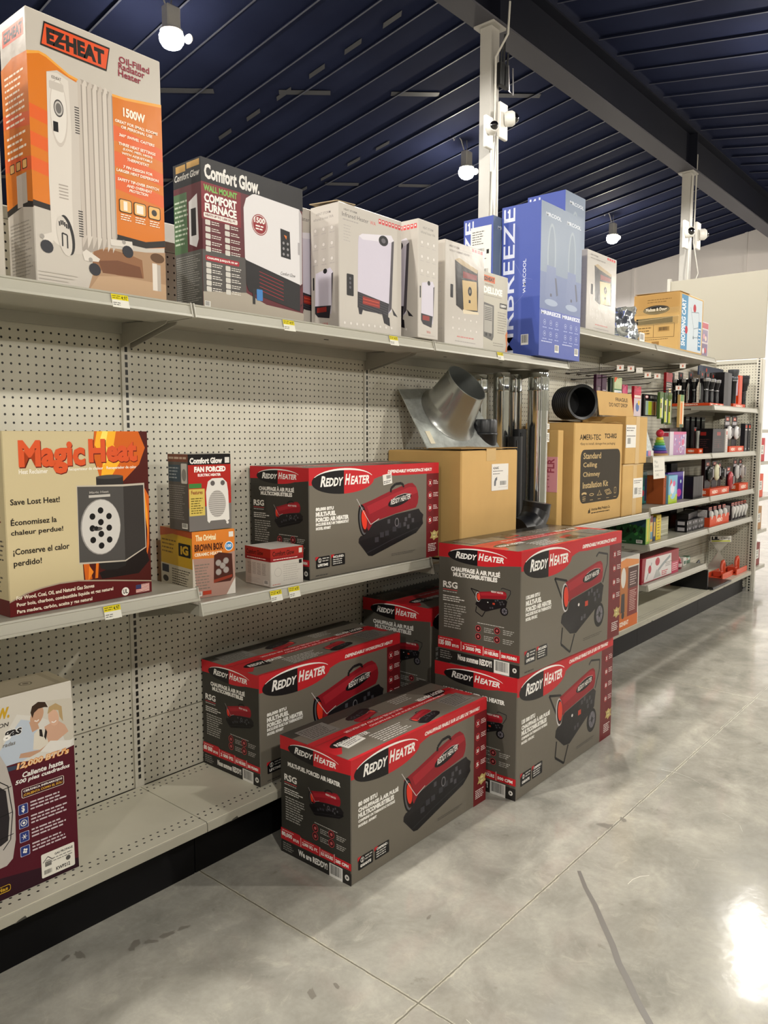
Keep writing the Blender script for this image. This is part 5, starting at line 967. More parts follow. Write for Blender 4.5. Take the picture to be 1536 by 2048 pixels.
A.rr(.684, .472, .930, .520, .005, '#e9dcd0'); A.rr(.687, .474, .927, .518, .004, '#3d1220'); A.txt('CERÁMICA INFRARROJOS', .695, .498, .92, .514, WHT, .03); A.txt('¡CALIENTA COMO EL SOL!', .695, .478, .92, .494, '#d9a83a', .03)
for k, v in enumerate((.418, .347, .276, .203)):
    A.rr(.662, v - .026, .716, v + .026, .003, '#b9b6d0'); A.rr(.665, v - .024, .713, v + .024, .003, '#2b3a7a')
    if k == 0: A.txt('$', .680, v - .018, .698, v + .018, WHT, .03)
    elif k == 1: A.circ(.689, v, .009, WHT); A.circ(.689, v, .0072, '#2b3a7a'); A.circ(.689, v, .004, WHT, n=8)
    elif k == 2:
        for q in range(3): A.line([(.689 - .015 * math.cos(q * 1.047), v - .014 * math.sin(q * 1.047)), (.689 + .015 * math.cos(q * 1.047), v + .014 * math.sin(q * 1.047))], .0015, WHT)
    else:
        for q in range(4): A.ell(.689 + .008 * math.cos(q * 1.57 + .5), v + .0085 * math.sin(q * 1.57 + .5), .006, .006, WHT, n=8)
    A.fine(.73, v - .022, .95, v + .03, 3, '#cdbfc4', .45, .25, seed=k + 20)
A.rr(.776, .021, .975, .146, .004, '#e6e2d8'); A.line([(.785, .10), (.815, .125), (.845, .10)], .002, '#33302e'); A.rect(.797, .075, .835, .10, '#6d6a66'); A.txt('GAS PROPANE', .855, .118, .965, .130, '#33302e', .03); A.fine(.80, .085, .97, .112, 2, '#8d8a85', .4, .5); A.circ(.935, .075, .007, '#55524f'); A.bars(.785, .03, .84, .06, bg='#e6e2d8'); A.txt('KWP212', .86, .033, .945, .052, '#2a2826', .03)
A.poly([(.30, .70), (.50, .74), (.579, .722), (.610, .66), (.636, .55), (.645, .425), (.640, .28), (.620, .19), (.585, .165), (.40, .16)], '#b9b2ac'); A.poly([(.30, .58), (.56, .575), (.600, .54), (.612, .40), (.598, .29), (.56, .275), (.30, .28)], '#2b2629')
for v in (.55, .42, .31): A.line([(.55, v - .002), (.63, v + .004)], .002, '#161416')
A.line([(.56, .60), (.612, .56), (.630, .42), (.612, .29), (.57, .25)], .0025, '#161416'); A.rr(.50, .035, .60, .07, .006, '#c9a02c'); A.rr(.50, .039, .597, .067, .005, '#2a1218'); A.txt('rías', .53, .044, .585, .062, '#c9a02c', .03)
A = C.T; A.rect(.05, .05, .95, .95, '#968b74'); A.rect(.08, .10, .92, .90, '#a89d86'); A.circ(.80, .5, .018, '#6d6452'); A.circ(.80, .5, .013, '#b5aa93'); A.circ(.80, .5, .009, '#6d6452'); A.fine(.1, .2, .7, .8, 4, '#7d7460', .3)
C.finish('gas_heater_box', 'burgundy and white gas heater box with a printed couple, at left edge')
# white and orange heater box on the base shelf
C = Carton(4.62, 1.988, .201, .305, .16, .47, 0, base='#cdc8bf', L='#cdc8bf', T='#bdb9b2', rough=.3); A = C.F
A.rect(0, 0, 1, .16, '#cf6a2c'); A.rect(0, .16, .42, .86, '#b06a34'); A.rect(.42, .16, .95, .84, '#7a2824'); A.rect(.42, .55, .95, .84, '#4a2a28'); A.poly([(0, .86), (1, .86), (1, .92), (.3, .98), (0, .95)], '#d98a4a'); A.rect(.97, 0, 1, 1, '#cdc8bf'); A.ell(.18, .72, .12, .14, '#d9d4cc'); A.poly([(.1, .50), (.26, .50), (.28, .24), (.08, .24)], '#3a3436'); A.fine(.52, .22, .88, .52, 12, '#d8b9b0', .4); A.fine(.52, .58, .88, .78, 6, '#cdbab5', .4); A.txt('EZHEAT', .05, .05, .5, .11, '#efe6d8', .04); A.ell(.2, .2, .07, .05, '#2a2628')
C.finish('infrared_tower_box', 'white and orange heater box on the base shelf, right of the floor stack')
# taped brown cart carton on the raised shelf
C = Carton(5.610, 2.035, 2.041, .50, .335, .425, 0, base=KR, rough=.6, c=.006); A = C.L; wrapm = '#b08a50'
A.rect(0, .66, 1, 1, '#b58d52'); A.fine(.3, .84, .85, .92, 2, '#7a5c34', .3); A.ell(.50, .73, .29, .075, '#1b1a1a'); A.ell(.50, .73, .275, .062, '#6d665c'); A.ell(.50, .73, .265, .056, '#1b1a1a'); A.txt('Melissa & Doug', .27, .695, .73, .765, '#efeae2', .03)
A.rect(.06, .50, .86, .60, '#221d18'); A.line([(.08, .49), (.90, .49), (.90, .26), (.08, .28), (.08, .49)], .003, '#5d4526'); A.line([(.45, .49), (.45, .27)], .003, '#5d4526'); A.bars(.55, .36, .80, .44, bg=wrapm); A.fine(.10, .32, .42, .46, 3, '#5d4526', .3); A.fine(.2, .22, .8, .25, 1, '#5d4526', .3); A.rect(.42, .05, .58, .20, '#9a7440'); A.line([(0, .56), (1, .60)], .002, '#d9c9a8')
A = C.F; A.rect(.08, .06, .95, .97, '#cdd6dd'); A.rect(.08, .06, .34, .97, '#5d93ba'); A.txt('SHOPPING CART', .10, .12, .26, .90, '#e9eef2', .03, 0, rot=90); A.circ(.62, .80, .03, '#b8303c'); A.circ(.30, .40, .028, '#b8303c'); A.line([(.45, .80), (.60, .45), (.85, .50), (.80, .75), (.50, .72)], .006, '#8d9aa5'); A.circ(.60, .30, .012, '#5d6a75'); A.circ(.80, .32, .012, '#5d6a75'); A.line([(.6, .45), (.6, .3), (.8, .32)], .006, '#8d9aa5'); A.rect(.80, .10, .92, .60, '#4a86b5'); A.fine(.82, .15, .92, .5, 6, '#dfe6ec', .4)
o = C.finish('cart_carton', 'taped brown carton with black oval logo on the raised top shelf')
b = MB(); b.box(-.0012, -.0012, .20, .0, .30, .255); b.box(-.0012, -.0012, .28, .0, .335, .32); b.build('packing_tape', mat('#e0c890', .08, alpha=.25, bump=.5, bscale=25), o)
b = MB(); b.plate([(0, .0, .426), (.2, 0, .428), (.2, .33, .440), (0, .33, .432)], (0, 0, .003)); b.build('lid_flap', KRD, o)
C = Carton(6.125, 2.05, 2.041, .165, .1, .275, 0, base='#cbbfc4', rough=.25); A = C.F; A.rect(.05, .82, .95, .97, '#b84a58'); A.rect(.1, .45, .9, .78, '#8d7f9a'); A.circ(.4, .6, .02, '#d9a0a8'); A.circ(.65, .55, .02, '#e3cfc0'); A.rect(.1, .05, .9, .40, '#7a6a88'); A.circ(.35, .2, .022, '#d8d3d9'); A.circ(.65, .22, .022, '#b84a58'); C.finish('toy_box', 'small pink and white toy box right of the taped carton', 'toy')
# silver bag
r = empty('foil_bag', 'crumpled silver foil bag on the raised top shelf', 'bag', (4.92, 2.15, 2.041)); b = MB(); R = random.Random(11); rings = []
for k in range(13):
    t = k / 12; base_ = .125 * (1 - .25 * t) * (1 if t < .62 else .85 + .5 * abs(t - .75)); rings.append([(base_ * math.cos(2 * math.pi * i / 30) * (1 + .16 * math.sin(3 * 2 * math.pi * i / 30 + k * .8) + .12 * R.uniform(-1, 1)) + .02 * math.sin(k * .7), .75 * base_ * math.sin(2 * math.pi * i / 30) * (1 + .15 * R.uniform(-1, 1)), .235 * t + .012 * R.uniform(-1, 1) * (0 < k)) for i in range(30)])
b.loft(rings); b.build('bag_body', mat('#d3d8db', .14, .9, bump=.8, bscale=16, bdist=.01), r); S = Carton(.0, -.115, .01, .08, .002, .06, base='#e3e3e0'); S.F.bars(.05, .1, .95, .9); S.build('label', S.list, r, 'white barcode label')
# ------------------------------------------------------------------ hanging goods on peg hooks
wire = mat('#3b3936', .35, .6)
def hook(x, z, yf, lab, tagc=None, num='8'):
    r = empty('peg_hook', lab, 'hook', (x, 0, z), 0, 'wire display hooks')
    b = MB(); b.tube([(0, BY - .008, 0), (0, yf + .02, .004), (0, yf, .012)], .0028, seg=6); b.tube([(-.025, BY - .008, .0), (.025, BY - .008, .0)], .004, seg=6); b.build('wire_arm', wire, r)
    if tagc:
        b = MB(); b.tube([(0, BY - .01, .022), (0, yf - .02, .022)], .002, seg=6); b.build('tag_arm', wire, r)
        S = Carton(0, 0, 0, .042, .002, .034, base='#e6e2da', c=.0002)
        if tagc != 'blank': S.F.txt(num, .35, .25, .65, .75, '#d05a2a', .04); S.F.fine(.1, .8, .9, .95, 1, '#d05a2a')
        o_ = S.build('tag', S.list, r, 'white price tag plate'); o_.location = (-.012, yf - .004, 0); o_.rotation_euler = (0, 0, -.9)
for (x, z, lab, t) in ((4.60, 1.845, 'wire hook above the purple packages with price tag', 'y'), (4.76, 1.850, 'second wire hook from the left with price tag', 'y'), (4.895, 1.848, 'wire hook with a blank tag', 'blank'), (5.035, 1.826, 'wire hook above the pink packages with price tag', 'y'), (5.20, 1.828, 'rightmost tagged wire hook of the upper row', 'y')):
    hook(x, z, 2.04, lab, t)
for (x, z, lab) in ((4.68, 1.81, 'bare wire hook low beneath the tagged ones'), (5.30, 1.80, 'bare wire hook right of the tagged ones')): hook(x, z, 2.10, lab)
hook(5.42, 1.748, 2.08, 'wire hook carrying the black framed package'); hook(5.66, 1.770, 2.06, 'wire hook carrying the green pen packages', 'y'); hook(5.70, 1.93, 2.05, 'highest wire hook, carrying the red card package', 'y')
def hang(x, y, z1, w, h, c, lab, art=None, d=.02, cat='package', name='hanging_package', rz=0, group=None):
    C = Carton(x, y, z1 - h, w, d, h, rz, base=c, rough=.25, c=.001); A = C.F
    if art: art(A)
    else: A.fine(.12, .1, .88, .5, 5, '#d9d3cc', .35); A.rect(.1, .78, .9, .95, '#d9d3cc')
    A.ell(.5, .965, .10, .012, '#1b1a19', n=10)
    return C.finish(name, lab, cat, group)
hang(4.655, 2.20, 1.835, .07, .16, '#33152a', 'dark purple hanging package, leftmost on the hooks', lambda A: (A.rect(0, .55, 1, 1, '#43203a'), A.rect(.3, .05, .8, .5, '#6d5a66')))
hang(4.74, 2.20, 1.835, .07, .20, '#40203a', 'dark purple hanging package, second on the hooks', lambda A: (A.rect(.1, .1, .9, .5, '#2a1624'), A.rect(.15, .5, .85, .53, '#b9a9b2')))
hang(4.865, 2.20, 1.825, .11, .20, '#1b2a22', 'dark green hanging package with orange corner', lambda A: (A.rect(0, .1, 1, .45, '#1c2233'), A.rect(.45, .85, .75, 1, '#d05a3a')))
hang(4.905, 2.19, 1.830, .12, .145, '#b9c49a', 'white and green hanging package with orange corner', lambda A: (A.rect(0, .42, 1, .48, '#2c6a3a'), A.rect(0, 0, 1, .42, '#d9dcd9'), A.circ(.4, .25, .012, '#6d83a8'), A.fine(.55, .08, .9, .36, 4, '#6d83a8'), A.poly([(0, 1), (.4, 1), (.1, .78), (0, .78)], '#d0603a')))
hang(5.06, 2.20, 1.790, .085, .17, '#b03a5e', 'pink hanging package left of the red one', lambda A: (A.poly([(0, .8), (.6, .95), (1, .7), (1, .5), (0, .4)], '#c9557a'),))
hang(5.185, 2.17, 1.785, .12, .205, '#b52a3c', 'red and pink hanging package above the cardboard flap', lambda A: (A.rect(0, .75, 1, .9, '#c9405a'), A.rect(0, .0, 1, .6, '#c9b9c0'), A.circ(.5, .3, .03, '#4a6aa0'), A.circ(.7, .45, .018, '#d8b03a'), A.rect(.05, .62, .95, .7, '#e3d3c9')))
hang(5.36, 2.17, 1.738, .25, .155, '#1b1b1d', 'black framed package showing coloured bait sticks', lambda A: (A.ell(.2, .88, .12, .07, '#a83a4a'), A.ell(.2, .88, .09, .05, '#e3d9d5'), A.rect(.45, .82, .9, .94, '#8d8a86'), A.rr(.12, .05, .93, .70, .004, '#b7b4a8'), A.rect(.32, .06, .58, .68, '#a9b82e'), A.rect(.14, .06, .31, .68, '#8fa89c'), A.rect(.60, .06, .90, .68, '#b98a4a'), A.rect(.70, .3, .8, .68, '#b5552a')))
for k, (x, h, c) in enumerate(((5.50, .19, '#4d6a34'), (5.585, .225, '#39542c'), (5.665, .23, '#5a7040'))):
    hang(x, 2.11, 1.755, .072, h, c, ('green hanging stick package, left of three', 'green hanging stick package, middle of three', 'green hanging stick package, right of three')[k], lambda A: (A.rect(.15, .05, .55, .75, '#c4c94a'), A.rect(.6, .05, .8, .8, '#d6d3cc'), A.rect(.2, .4, .5, .6, '#5d4a2a')))
hang(5.76, 2.06, 1.745, .085, .24, '#c9a86a', 'tilted orange and green hanging stick package', lambda A: (A.rect(.1, .8, .9, 1, '#5a8a4a'), A.rect(.2, .1, .6, .75, '#d87a2a'), A.rect(.7, .05, .9, .8, '#dfe0d4'), A.rect(.05, .0, .9, .1, '#2c4a24')))
hang(5.66, 2.13, 1.905, .12, .15, '#8c1c22', 'red and dark hanging card package, highest on the hooks', lambda A: (A.rect(0, 0, 1, .55, '#2d2624'), A.fine(.1, .1, .9, .5, 4, '#b9a9a2', .5), A.rect(.5, .05, .8, .22, '#e3c98a')))

# ------------------------------------------------------------------ flashlights on the highest right shelf (z 1.68)
ORG = '#d24a22'; dk = mat('#141417', .3, bump=.05); chrome = mat('#c9cbd0', .15, .9); clear = mat('#e6ebee', .05, trans=.9, spec=.3)
def tray(x, y, z, w, d, h, lab, n=1, word='NEBO', grp='orange display trays', hollow=False):
    if hollow:
        r = empty('display_tray', lab, 'tray', (x, y, z), 0, grp); b = MB()
        b.box(0, .0005, 0, w, d, .004); b.box(0, .002, .004, .002, d, h * .9); b.box(w - .002, .002, .004, w, d, h * .9); b.box(.002, d - .002, .004, w - .002, d, h * .9); b.build('tray_base', mat(ORG, .4), r)
        C = Carton(0, 0, 0, w, .002, h, 0, base=ORG, rough=.4, c=.0004); C.F.txt(word, .35, .3, .65, .7, '#f0d9c9', .05); C.build('front_panel', C.list, r); return r
    C = Carton(x, y, z, w, d, h, 0, base=ORG, rough=.4, c=.001)
    for k in range(n): C.F.txt(word, (k + .22) / n, .25, (k + .78) / n, .75, '#f0d9c9', .05); C.F.rect((k + .98) / n, 0, (k + 1.0) / n, 1, '#a8381a') if k < n - 1 else None
    C.L.txt(word, .3, .25, .7, .75, '#f0d9c9', .05)
    return C.finish('display_tray', lab, 'tray', grp)
ZS = 1.681
tray(6.325, 2.03, ZS, .345, .30, .022, 'red-orange tray under the row of packaged flashlights', 3)
def flash_pack(x, y, z, lab, h=.25):
    r = empty('flashlight_package', lab, 'flashlight', (x, y, z), 0, 'packaged flashlights in a row')
    C = Carton(-.05, .03, 0, .10, .003, h, base='#201d1f', c=.0006); C.F.circ(.5, .90, .012, '#a8301f'); C.F.rect(.04, .1, .16, .62, '#cfd6cc'); C.build('backing_card', C.list, r)
    b = MB(); b.lathe([(.018, .005), (.018, .06), (.016, .065), (.017, .10), (.018, .125), (.026, .155), (.030, .175), (.030, .19)], (0, 0, 0), seg=16); b.build('barrel', dk, r)
    b = MB(); b.lathe([(.0315, .168), (.0325, .172), (.0325, .192), (.029, .194)], seg=16); b.lathe([(.0185, .10), (.0195, .104), (.0185, .108)], seg=16); b.build('ring', chrome, r)
    return r
fp = [flash_pack(6.358, 2.075, ZS + .023, 'packaged black flashlight, leftmost at the tray front')]
for k, (x, y) in enumerate(((6.490, 2.075), (6.622, 2.075), (6.36, 2.165), (6.36, 2.245), (6.36, 2.315))):
    s = fp[0]; o = s.copy(); COL.objects.link(o); o.location = (x, y, ZS + .023)
    o['label'] = ('packaged black flashlight, middle at the tray front', 'packaged black flashlight, right end at the tray front', 'packaged black flashlight, second row at the tray left end', 'packaged black flashlight, third row at the tray left end', 'packaged black flashlight, rearmost at the tray left end')[k]
    for ch in s.children: c = ch.copy(); COL.objects.link(c); c.parent = o
C = Carton(6.70, 2.04, ZS, .20, .16, .285, 0, base='#1b1a1c', F='#3b3b3e', L='#161517', rough=.3); C.L.fine(.2, .2, .8, .5, 5, '#4d2a2a', .4); C.F.rect(.0, 0, .55, 1, '#1b1a1c'); C.finish('flashlight_box', 'tall black box beside the row of flashlights', 'box')
tray(6.93, 2.03, ZS, .34, .12, .035, 'orange tray under the tall lantern and orange box')
r = empty('lantern_flashlight', 'tall black lantern flashlight with grey ribbed head, beside orange box', 'flashlight', (7.04, 2.07, ZS + .036))
b = MB(); b.lathe([(.026, 0), (.026, .17), (.030, .18), (.030, .20)], seg=20); b.build('barrel', dk, r); b = MB(); b.lathe([(.034, .20), (.038, .205), (.038, .225), (.034, .23), (.038, .24), (.045, .27), (.045, .29)], seg=20); b.build('head', mat('#5a5c60', .3, .5), r); b = MB(); b.lathe([(.031, .19), (.035, .192), (.035, .205), (.031, .207)], seg=20); b.build('ring', chrome, r)
C = Carton(7.17, 2.06, ZS + .036, .10, .07, .25, 0, base='#d2461f', rough=.25); C.F.rect(.1, .1, .3, .9, '#b83a18'); C.L.rect(.1, .3, .9, .9, '#c9b8c4'); C.finish('light_box', 'bright orange upright box beside the lantern flashlight', 'box')
r = empty('large_flashlight', 'large black ribbed flashlight standing at the far end of the shelf', 'flashlight', (7.42, 2.09, ZS))
b = MB(); b.lathe([(.05, 0), (.05, .008), (.022, .012), (.022, .02)] + [q for k in range(9) for q in ((.024, .024 + k * .015), (.024, .031 + k * .015), (.020, .033 + k * .015), (.020, .038 + k * .015))] + [(.030, .165), (.034, .20), (.040, .21), (.044, .235), (.044, .275)], seg=20); b.build('barrel', mat('#2b2b2e', .3, .2), r); b = MB(); b.lathe([(.046, .265), (.048, .27), (.048, .295), (.042, .297)], seg=20); b.build('head_ring', mat('#3c3c40', .3, .4), r)
C = Carton(6.85, 2.30, 1.965, .66, .01, .085, 0, base='#1c2a44', rough=.4, c=.001); C.F.circ(.30, .6, .018, '#a8301f'); C.finish('header_sign', 'dark navy header strip above the flashlights', 'sign')

# ------------------------------------------------------------------ shelf z 1.30: toys and clip lights
ZE = 1.301
C = Carton(5.53, 2.04, ZE, .33, .10, .172, 0, base='#a87aa8', rough=.2); A = C.F; A.rect(0, .88, 1, 1, '#c9608c'); A.rect(0, .0, .22, 1, '#cfc5cf'); R = random.Random(3)
for k in range(20): A.circ(.28 + .66 * R.random(), .08 + .76 * R.random(), R.choice((.006, .009, .012)), R.choice(('#d97a9c', '#d9cfe0', '#c95a8a', '#b9a9d0', '#8d7ab0')), n=10)
A.circ(.80, .55, .028, '#d9d3dc'); A.circ(.80, .55, .024, '#c94a7a'); A.circ(.68, .25, .026, '#dfdae2'); A.circ(.68, .25, .020, '#a87aa8'); A.rect(.92, 0, 1, .9, '#b9b3c4'); C.L.rect(0, 0, 1, 1, '#cfc5cf'); C.L.rect(.1, .8, .9, .95, '#c94a5e')
C.finish('bead_kit_box', 'pink and purple craft bead box behind the stacking ring toy', 'toy')
r = empty('stacking_ring_toy', 'rainbow stacking ring toy with a red ball on top', 'toy', (5.430, 2.075, ZE))
b = MB(); b.lathe([(.062, 0), (.062, .012), (.056, .018)], seg=20); b.build('base', mat('#b08a5a', .5), r)
for k, c in enumerate(('#6a3a8c', '#2c5a9c', '#2f7ab0', '#4a9a4a', '#8cb83a', '#d8c02c')):
    rr_ = .054 - k * .006; b = MB(); b.lathe([(rr_ * .9, 0), (rr_, .005), (rr_, .014), (rr_ * .9, .019)], (0, 0, .018 + k * .019), seg=20); b.build('ring', mat(c, .4), r)
b = MB(); b.ball((0, 0, .160), .028, seg=18); b.build('ball', mat('#b8283a', .2), r, 'red ball')
r = empty('toy_bag', 'clear cone-shaped toy bag with coloured pieces, leaning left of the ring toy', 'toy', (5.22, 2.10, ZE)); b = MB(); b.loft([[(-.08, -.03, 0), (.10, -.03, 0), (.10, .05, 0), (-.08, .05, 0)], [(-.07, -.025, .1), (.04, -.025, .1), (.04, .04, .1), (-.07, .04, .1)], [(-.055, -.01, .23), (-.035, -.01, .23), (-.035, .01, .23), (-.055, .01, .23)]], smooth=False); b.build('bag', mat('#b9c0bd', .12, var=.25, vscale=40, bump=.6, bscale=30), r)
for k, (dx, c) in enumerate(((-.05, '#3f6ab0'), (.0, '#c97a9a'), (.05, '#d8d4d0'))): b = MB(); b.box(dx - .02, -.036, .005, dx + .025, -.03, .04); b.build('toy_piece', mat(c, .3), r)
C = Carton(5.90, 2.18, ZE, .16, .08, .20, 0, base='#3a2422', rough=.4); C.F.rect(.1, .6, .9, .85, '#c9472c'); C.F.circ(.3, .7, .01, '#222'); C.finish('utility_box', 'dark box with orange band behind the bead box', 'box')
tray(6.325, 2.10, ZE, .10, .12, .04, 'small orange tray with one silver penlight')
r = empty('penlight', 'silver penlight on card in the small orange tray', 'flashlight', (6.375, 2.13, ZE + .041)); b = MB(); b.lathe([(.014, 0), (.014, .10), (.018, .12), (.018, .14)], seg=14); b.build('barrel', mat('#b9bdb9', .25, .8), r); C = Carton(-.035, .02, 0, .07, .003, .17, base='#2a2022', c=.0005); C.F.circ(.5, .88, .01, '#c9402c'); C.build('backing_card', C.list, r)
C = Carton(6.45, 2.035, ZE, .30, .15, .20, 0, base='#151316', rough=.3)
for A in (C.F, C.L): A.rect(.35, .72, .65, .86, '#8c2420'); A.fine(.15, .2, .85, .6, 5, '#4a2c2c', .35)
C.F.circ(.5, .3, .018, '#4a1c20'); C.finish('display_box', 'wide black display box with a small red logo on the middle right shelf', 'box')
C = Carton(6.765, 2.03, ZE, .07, .04, .20, 3, base='#cfc9c4', rough=.35, c=.001); C.F.rect(.3, .75, .7, .9, '#b8402c'); C.F.fine(.2, .1, .8, .7, 8, '#a89a94', .4); C.finish('leaflet_box', 'white upright leaflet beside the black display box', 'box')
for k in range(4):
    C = Carton(6.50 + k * .13, 2.27, ZE, .08, .03, .30, 0, base='#131216', rough=.3, c=.001); C.F.rect(0, .9, 1, .93, '#8d9a90'); C.finish('hanging_package', ('black package behind the display box, leftmost', 'black package behind the display box, second', 'black package behind the display box, third', 'black package behind the display box, rightmost')[k], 'package', 'black packages behind the display box')
tray(6.875, 2.03, ZE, .41, .10, .052, 'red-orange tray under the two white oval lights', 2)
def oval_light(x, y, z, lab, c='#d6d5d6', h=.27, w=.145, oh=.12, cz=.115, cat='light', name='clip_light', grp='carded lights in orange trays'):
    r = empty(name, lab, cat, (x, y, z), 0, grp)
    C = Carton(-w / 2, .03, 0, w, .003, h, base='#231f22', c=.0006); C.F.rr(.25, .84, .75, .95, .004, '#b8412c'); C.F.txt('NEBO', .32, .865, .68, .92, '#e9d9cf', .03); C.F.rect(.1, .70, .9, .80, '#a9a4a8'); C.build('backing_card', C.list, r)
    b = MB(); b.ball((0, 0, 0), .5, seg=20); o = b.build('light_body', mat(c, .25, bump=.3, bscale=12), r); o.scale = (w * .8, .05, oh); o.location = (0, .012, cz)
    b = MB(); b.box(-.012, -.018, cz - .03, .012, -.008, cz + .04, c=.002); b.build('clip', mat('#8d8a8c', .3, .4), r)
oval_light(6.965, 2.05, ZE + .053, 'white oval light on card, left of the two in the red tray', h=.26); oval_light(7.165, 2.05, ZE + .053, 'white oval light on card, right of the two in the red tray', h=.26)
for k in range(2): C = Carton(7.325 + k * .10, 2.035, ZE, .075, .04, .25, 0, base='#2a2a2f', rough=.25, c=.002); C.F.rect(.15, .84, .85, .94, '#b8412c'); C.F.rect(.1, .76, .9, .80, '#b9b6b4'); C.F.circ(.5, .1, .008, '#c9c9cc'); C.finish('tool_pack', ('slim grey package, left of two at the end of the shelf', 'slim grey package, right of two at the end of the shelf')[k], 'package', 'slim grey packages')

# paper notice clipped to the shelf edge
C = Carton(5.085, 1.975, 1.155, .205, .0012, .145, 0, base='#dcd8ce', rough=.6, c=.0003); A = C.F
A.txt('Mas', .12, .72, .40, .86, '#8d8a84', .0); A.txt('Shed', .12, .52, .45, .66, '#8d8a84', .0); A.fine(.12, .32, .9, .42, 1, '#a09d96', .4); A.txt('345', .20, .12, .45, .24, '#8d8a84', .0)
o = C.finish('paper_notice', 'white paper notice hanging from the shelf edge', 'paper sign'); o.rotation_euler.x = math.radians(-4)

# ------------------------------------------------------------------ shelf z 0.95: toys and carded lights
ZA = .956
C = Carton(5.16, 2.16, ZA - .003, .28, .12, .235, 0, base='#1f4d4c', rough=.25); A = C.F; A.rect(.05, .05, .95, .55, '#24706e'); A.circ(.3, .3, .03, '#5a9a94'); A.circ(.75, .35, .022, '#b03a4a'); A.rect(.85, .1, .97, .8, '#2a2c4a'); A.rect(.05, .65, .5, .9, '#33302c'); C.finish('toy_set_box', 'dark teal toy box in shadow behind the paper notice', 'toy')
C = Carton(5.47, 2.05, ZA - .003, .05, .14, .205, 0, base='#a5552c', rough=.4); C.F.txt('ROY', .25, .60, .75, .92, '#5a2a16', .02, 0, rot=90); C.finish('picture_book', 'book with an orange-brown spine beside the unicorn-coloured box', 'book')
C = Carton(5.525, 2.035, ZA - .003, .175, .08, .205, 0, base='#6fa8c4', rough=.25); A = C.F; A.rect(0, 0, 1, .32, '#a9c42c'); A.ell(.5, .45, .38, .30, '#8fc4dc'); A.ell(.45, .52, .22, .18, '#ddd9e6'); A.ell(.62, .70, .14, .10, '#d0609a'); A.poly([(.1, .6), (.25, .9), (.4, .75)], '#c94a3a'); A.circ(.3, .30, .012, '#e0c23a'); C.finish('pony_toy_box', 'bright blue and lime green toy box with a pale figure', 'toy')
C = Carton(5.735, 2.12, ZA - .003, .34, .05, .215, 0, base='#4a3a8c', rough=.25); A = C.F; A.circ(.42, .82, .018, '#d8c83a'); A.circ(.30, .78, .015, '#d8c83a'); A.ell(.7, .25, .15, .14, '#c94a9a'); A.circ(.35, .35, .022, '#d8a83a'); A.circ(.2, .5, .018, '#3a9ac4'); A.rect(.94, 0, 1, 1, '#d9d6dc'); A.circ(.8, .65, .014, '#b9d8e0'); C.finish('dough_toy_box', 'purple toy box with yellow and pink shapes', 'toy')
C = Carton(6.085, 2.05, ZA - .003, .22, .12, .175, 0, base='#151417', rough=.3)
for u in (.12, .45, .72): C.F.rect(u, .0, u + .04, 1, '#2f2e31')
C.F.rect(.95, 0, 1, 1, '#8d8a86'); C.finish('black_case_box', 'black boxed set in the middle of the toy shelf end', 'box')
C = Carton(6.15, 2.25, ZA - .003, .14, .04, .27, 0, base='#131214', rough=.35, c=.001); C.F.rr(.2, .66, .8, .76, .003, '#a8321f'); C.finish('hanging_package', 'black package with red logo in the shadow behind the black box', 'package')
ZA = .956
tray(6.42, 2.03, ZA, .50, .10, .058, 'orange tray under the green and cream lights', 2)
oval_light(6.50, 2.05, ZA + .059, 'dark light with green trim on card, left in the orange tray', '#1c1e1c', .22, .13, .13, .12); oval_light(6.675, 2.05, ZA + .059, 'cream oval light on card, middle of the orange tray', '#c9c6a8', .22, .13, .14, .125); oval_light(6.84, 2.06, ZA + .059, 'black slim light on card, right in the orange tray', '#1a1a1c', .20, .08, .11, .11)
tray(7.20, 2.03, ZA, .27, .10, .065, 'red-orange tray under the silver and red lights', 1)
oval_light(7.02, 2.04, ZA + .001, 'red and silver hand light on card standing before the trays', '#a83a40', .22, .13, .16, .10); oval_light(7.235, 2.05, ZA + .066, 'silver hand light on card, left in the short tray', '#b9b6b4', .21, .11, .13, .10); oval_light(7.39, 2.05, ZA + .066, 'silver hand light on card, right in the short tray', '#a39a96', .21, .10, .13, .10)
C = Carton(6.80, 2.20, ZA, .12, .03, .29, 0, base='#4a2c30', rough=.3, c=.001); C.F.rect(.1, .8, .9, .95, '#6d3a40'); C.finish('hanging_package', 'tall dark red package behind the orange tray lights', 'package')

# ------------------------------------------------------------------ shelf z 0.70: picture box, toys, light bulbs
ZB = .701
C = Carton(5.118, 2.03, ZB, .075, .26, .190, 0, base='#2c5a34', F='#8cb04a', rough=.25, T='#2c4a34'); A = C.L
A.rect(0, .0, 1, 1, '#24502e'); A.poly([(0, .6), (.4, .75), (1, .62), (1, 1), (0, 1)], '#2c4a5a'); R = random.Random(9)
for k in range(26): A.circ(.06 + .88 * R.random(), .12 + .7 * R.random(), R.choice((.006, .010, .015)), R.choice(('#3a7a3a', '#1b3a22', '#4d8a4a', '#2f6a3f', '#16301c')), n=9)
for k in range(5): A.poly([(.1 + k * .18, .45), (.16 + k * .18, .62), (.22 + k * .18, .45), (.16 + k * .18, .38)], '#1b2a1e')
A.bars(.75, .04, .92, .16); A.fine(.05, .06, .5, .1, 1, '#b9c9b0'); C.F.rect(.3, .1, .7, .9, '#c9b83a'); C.finish('puzzle_box', 'green picture box turned sideways on the lower shelf', 'toy')
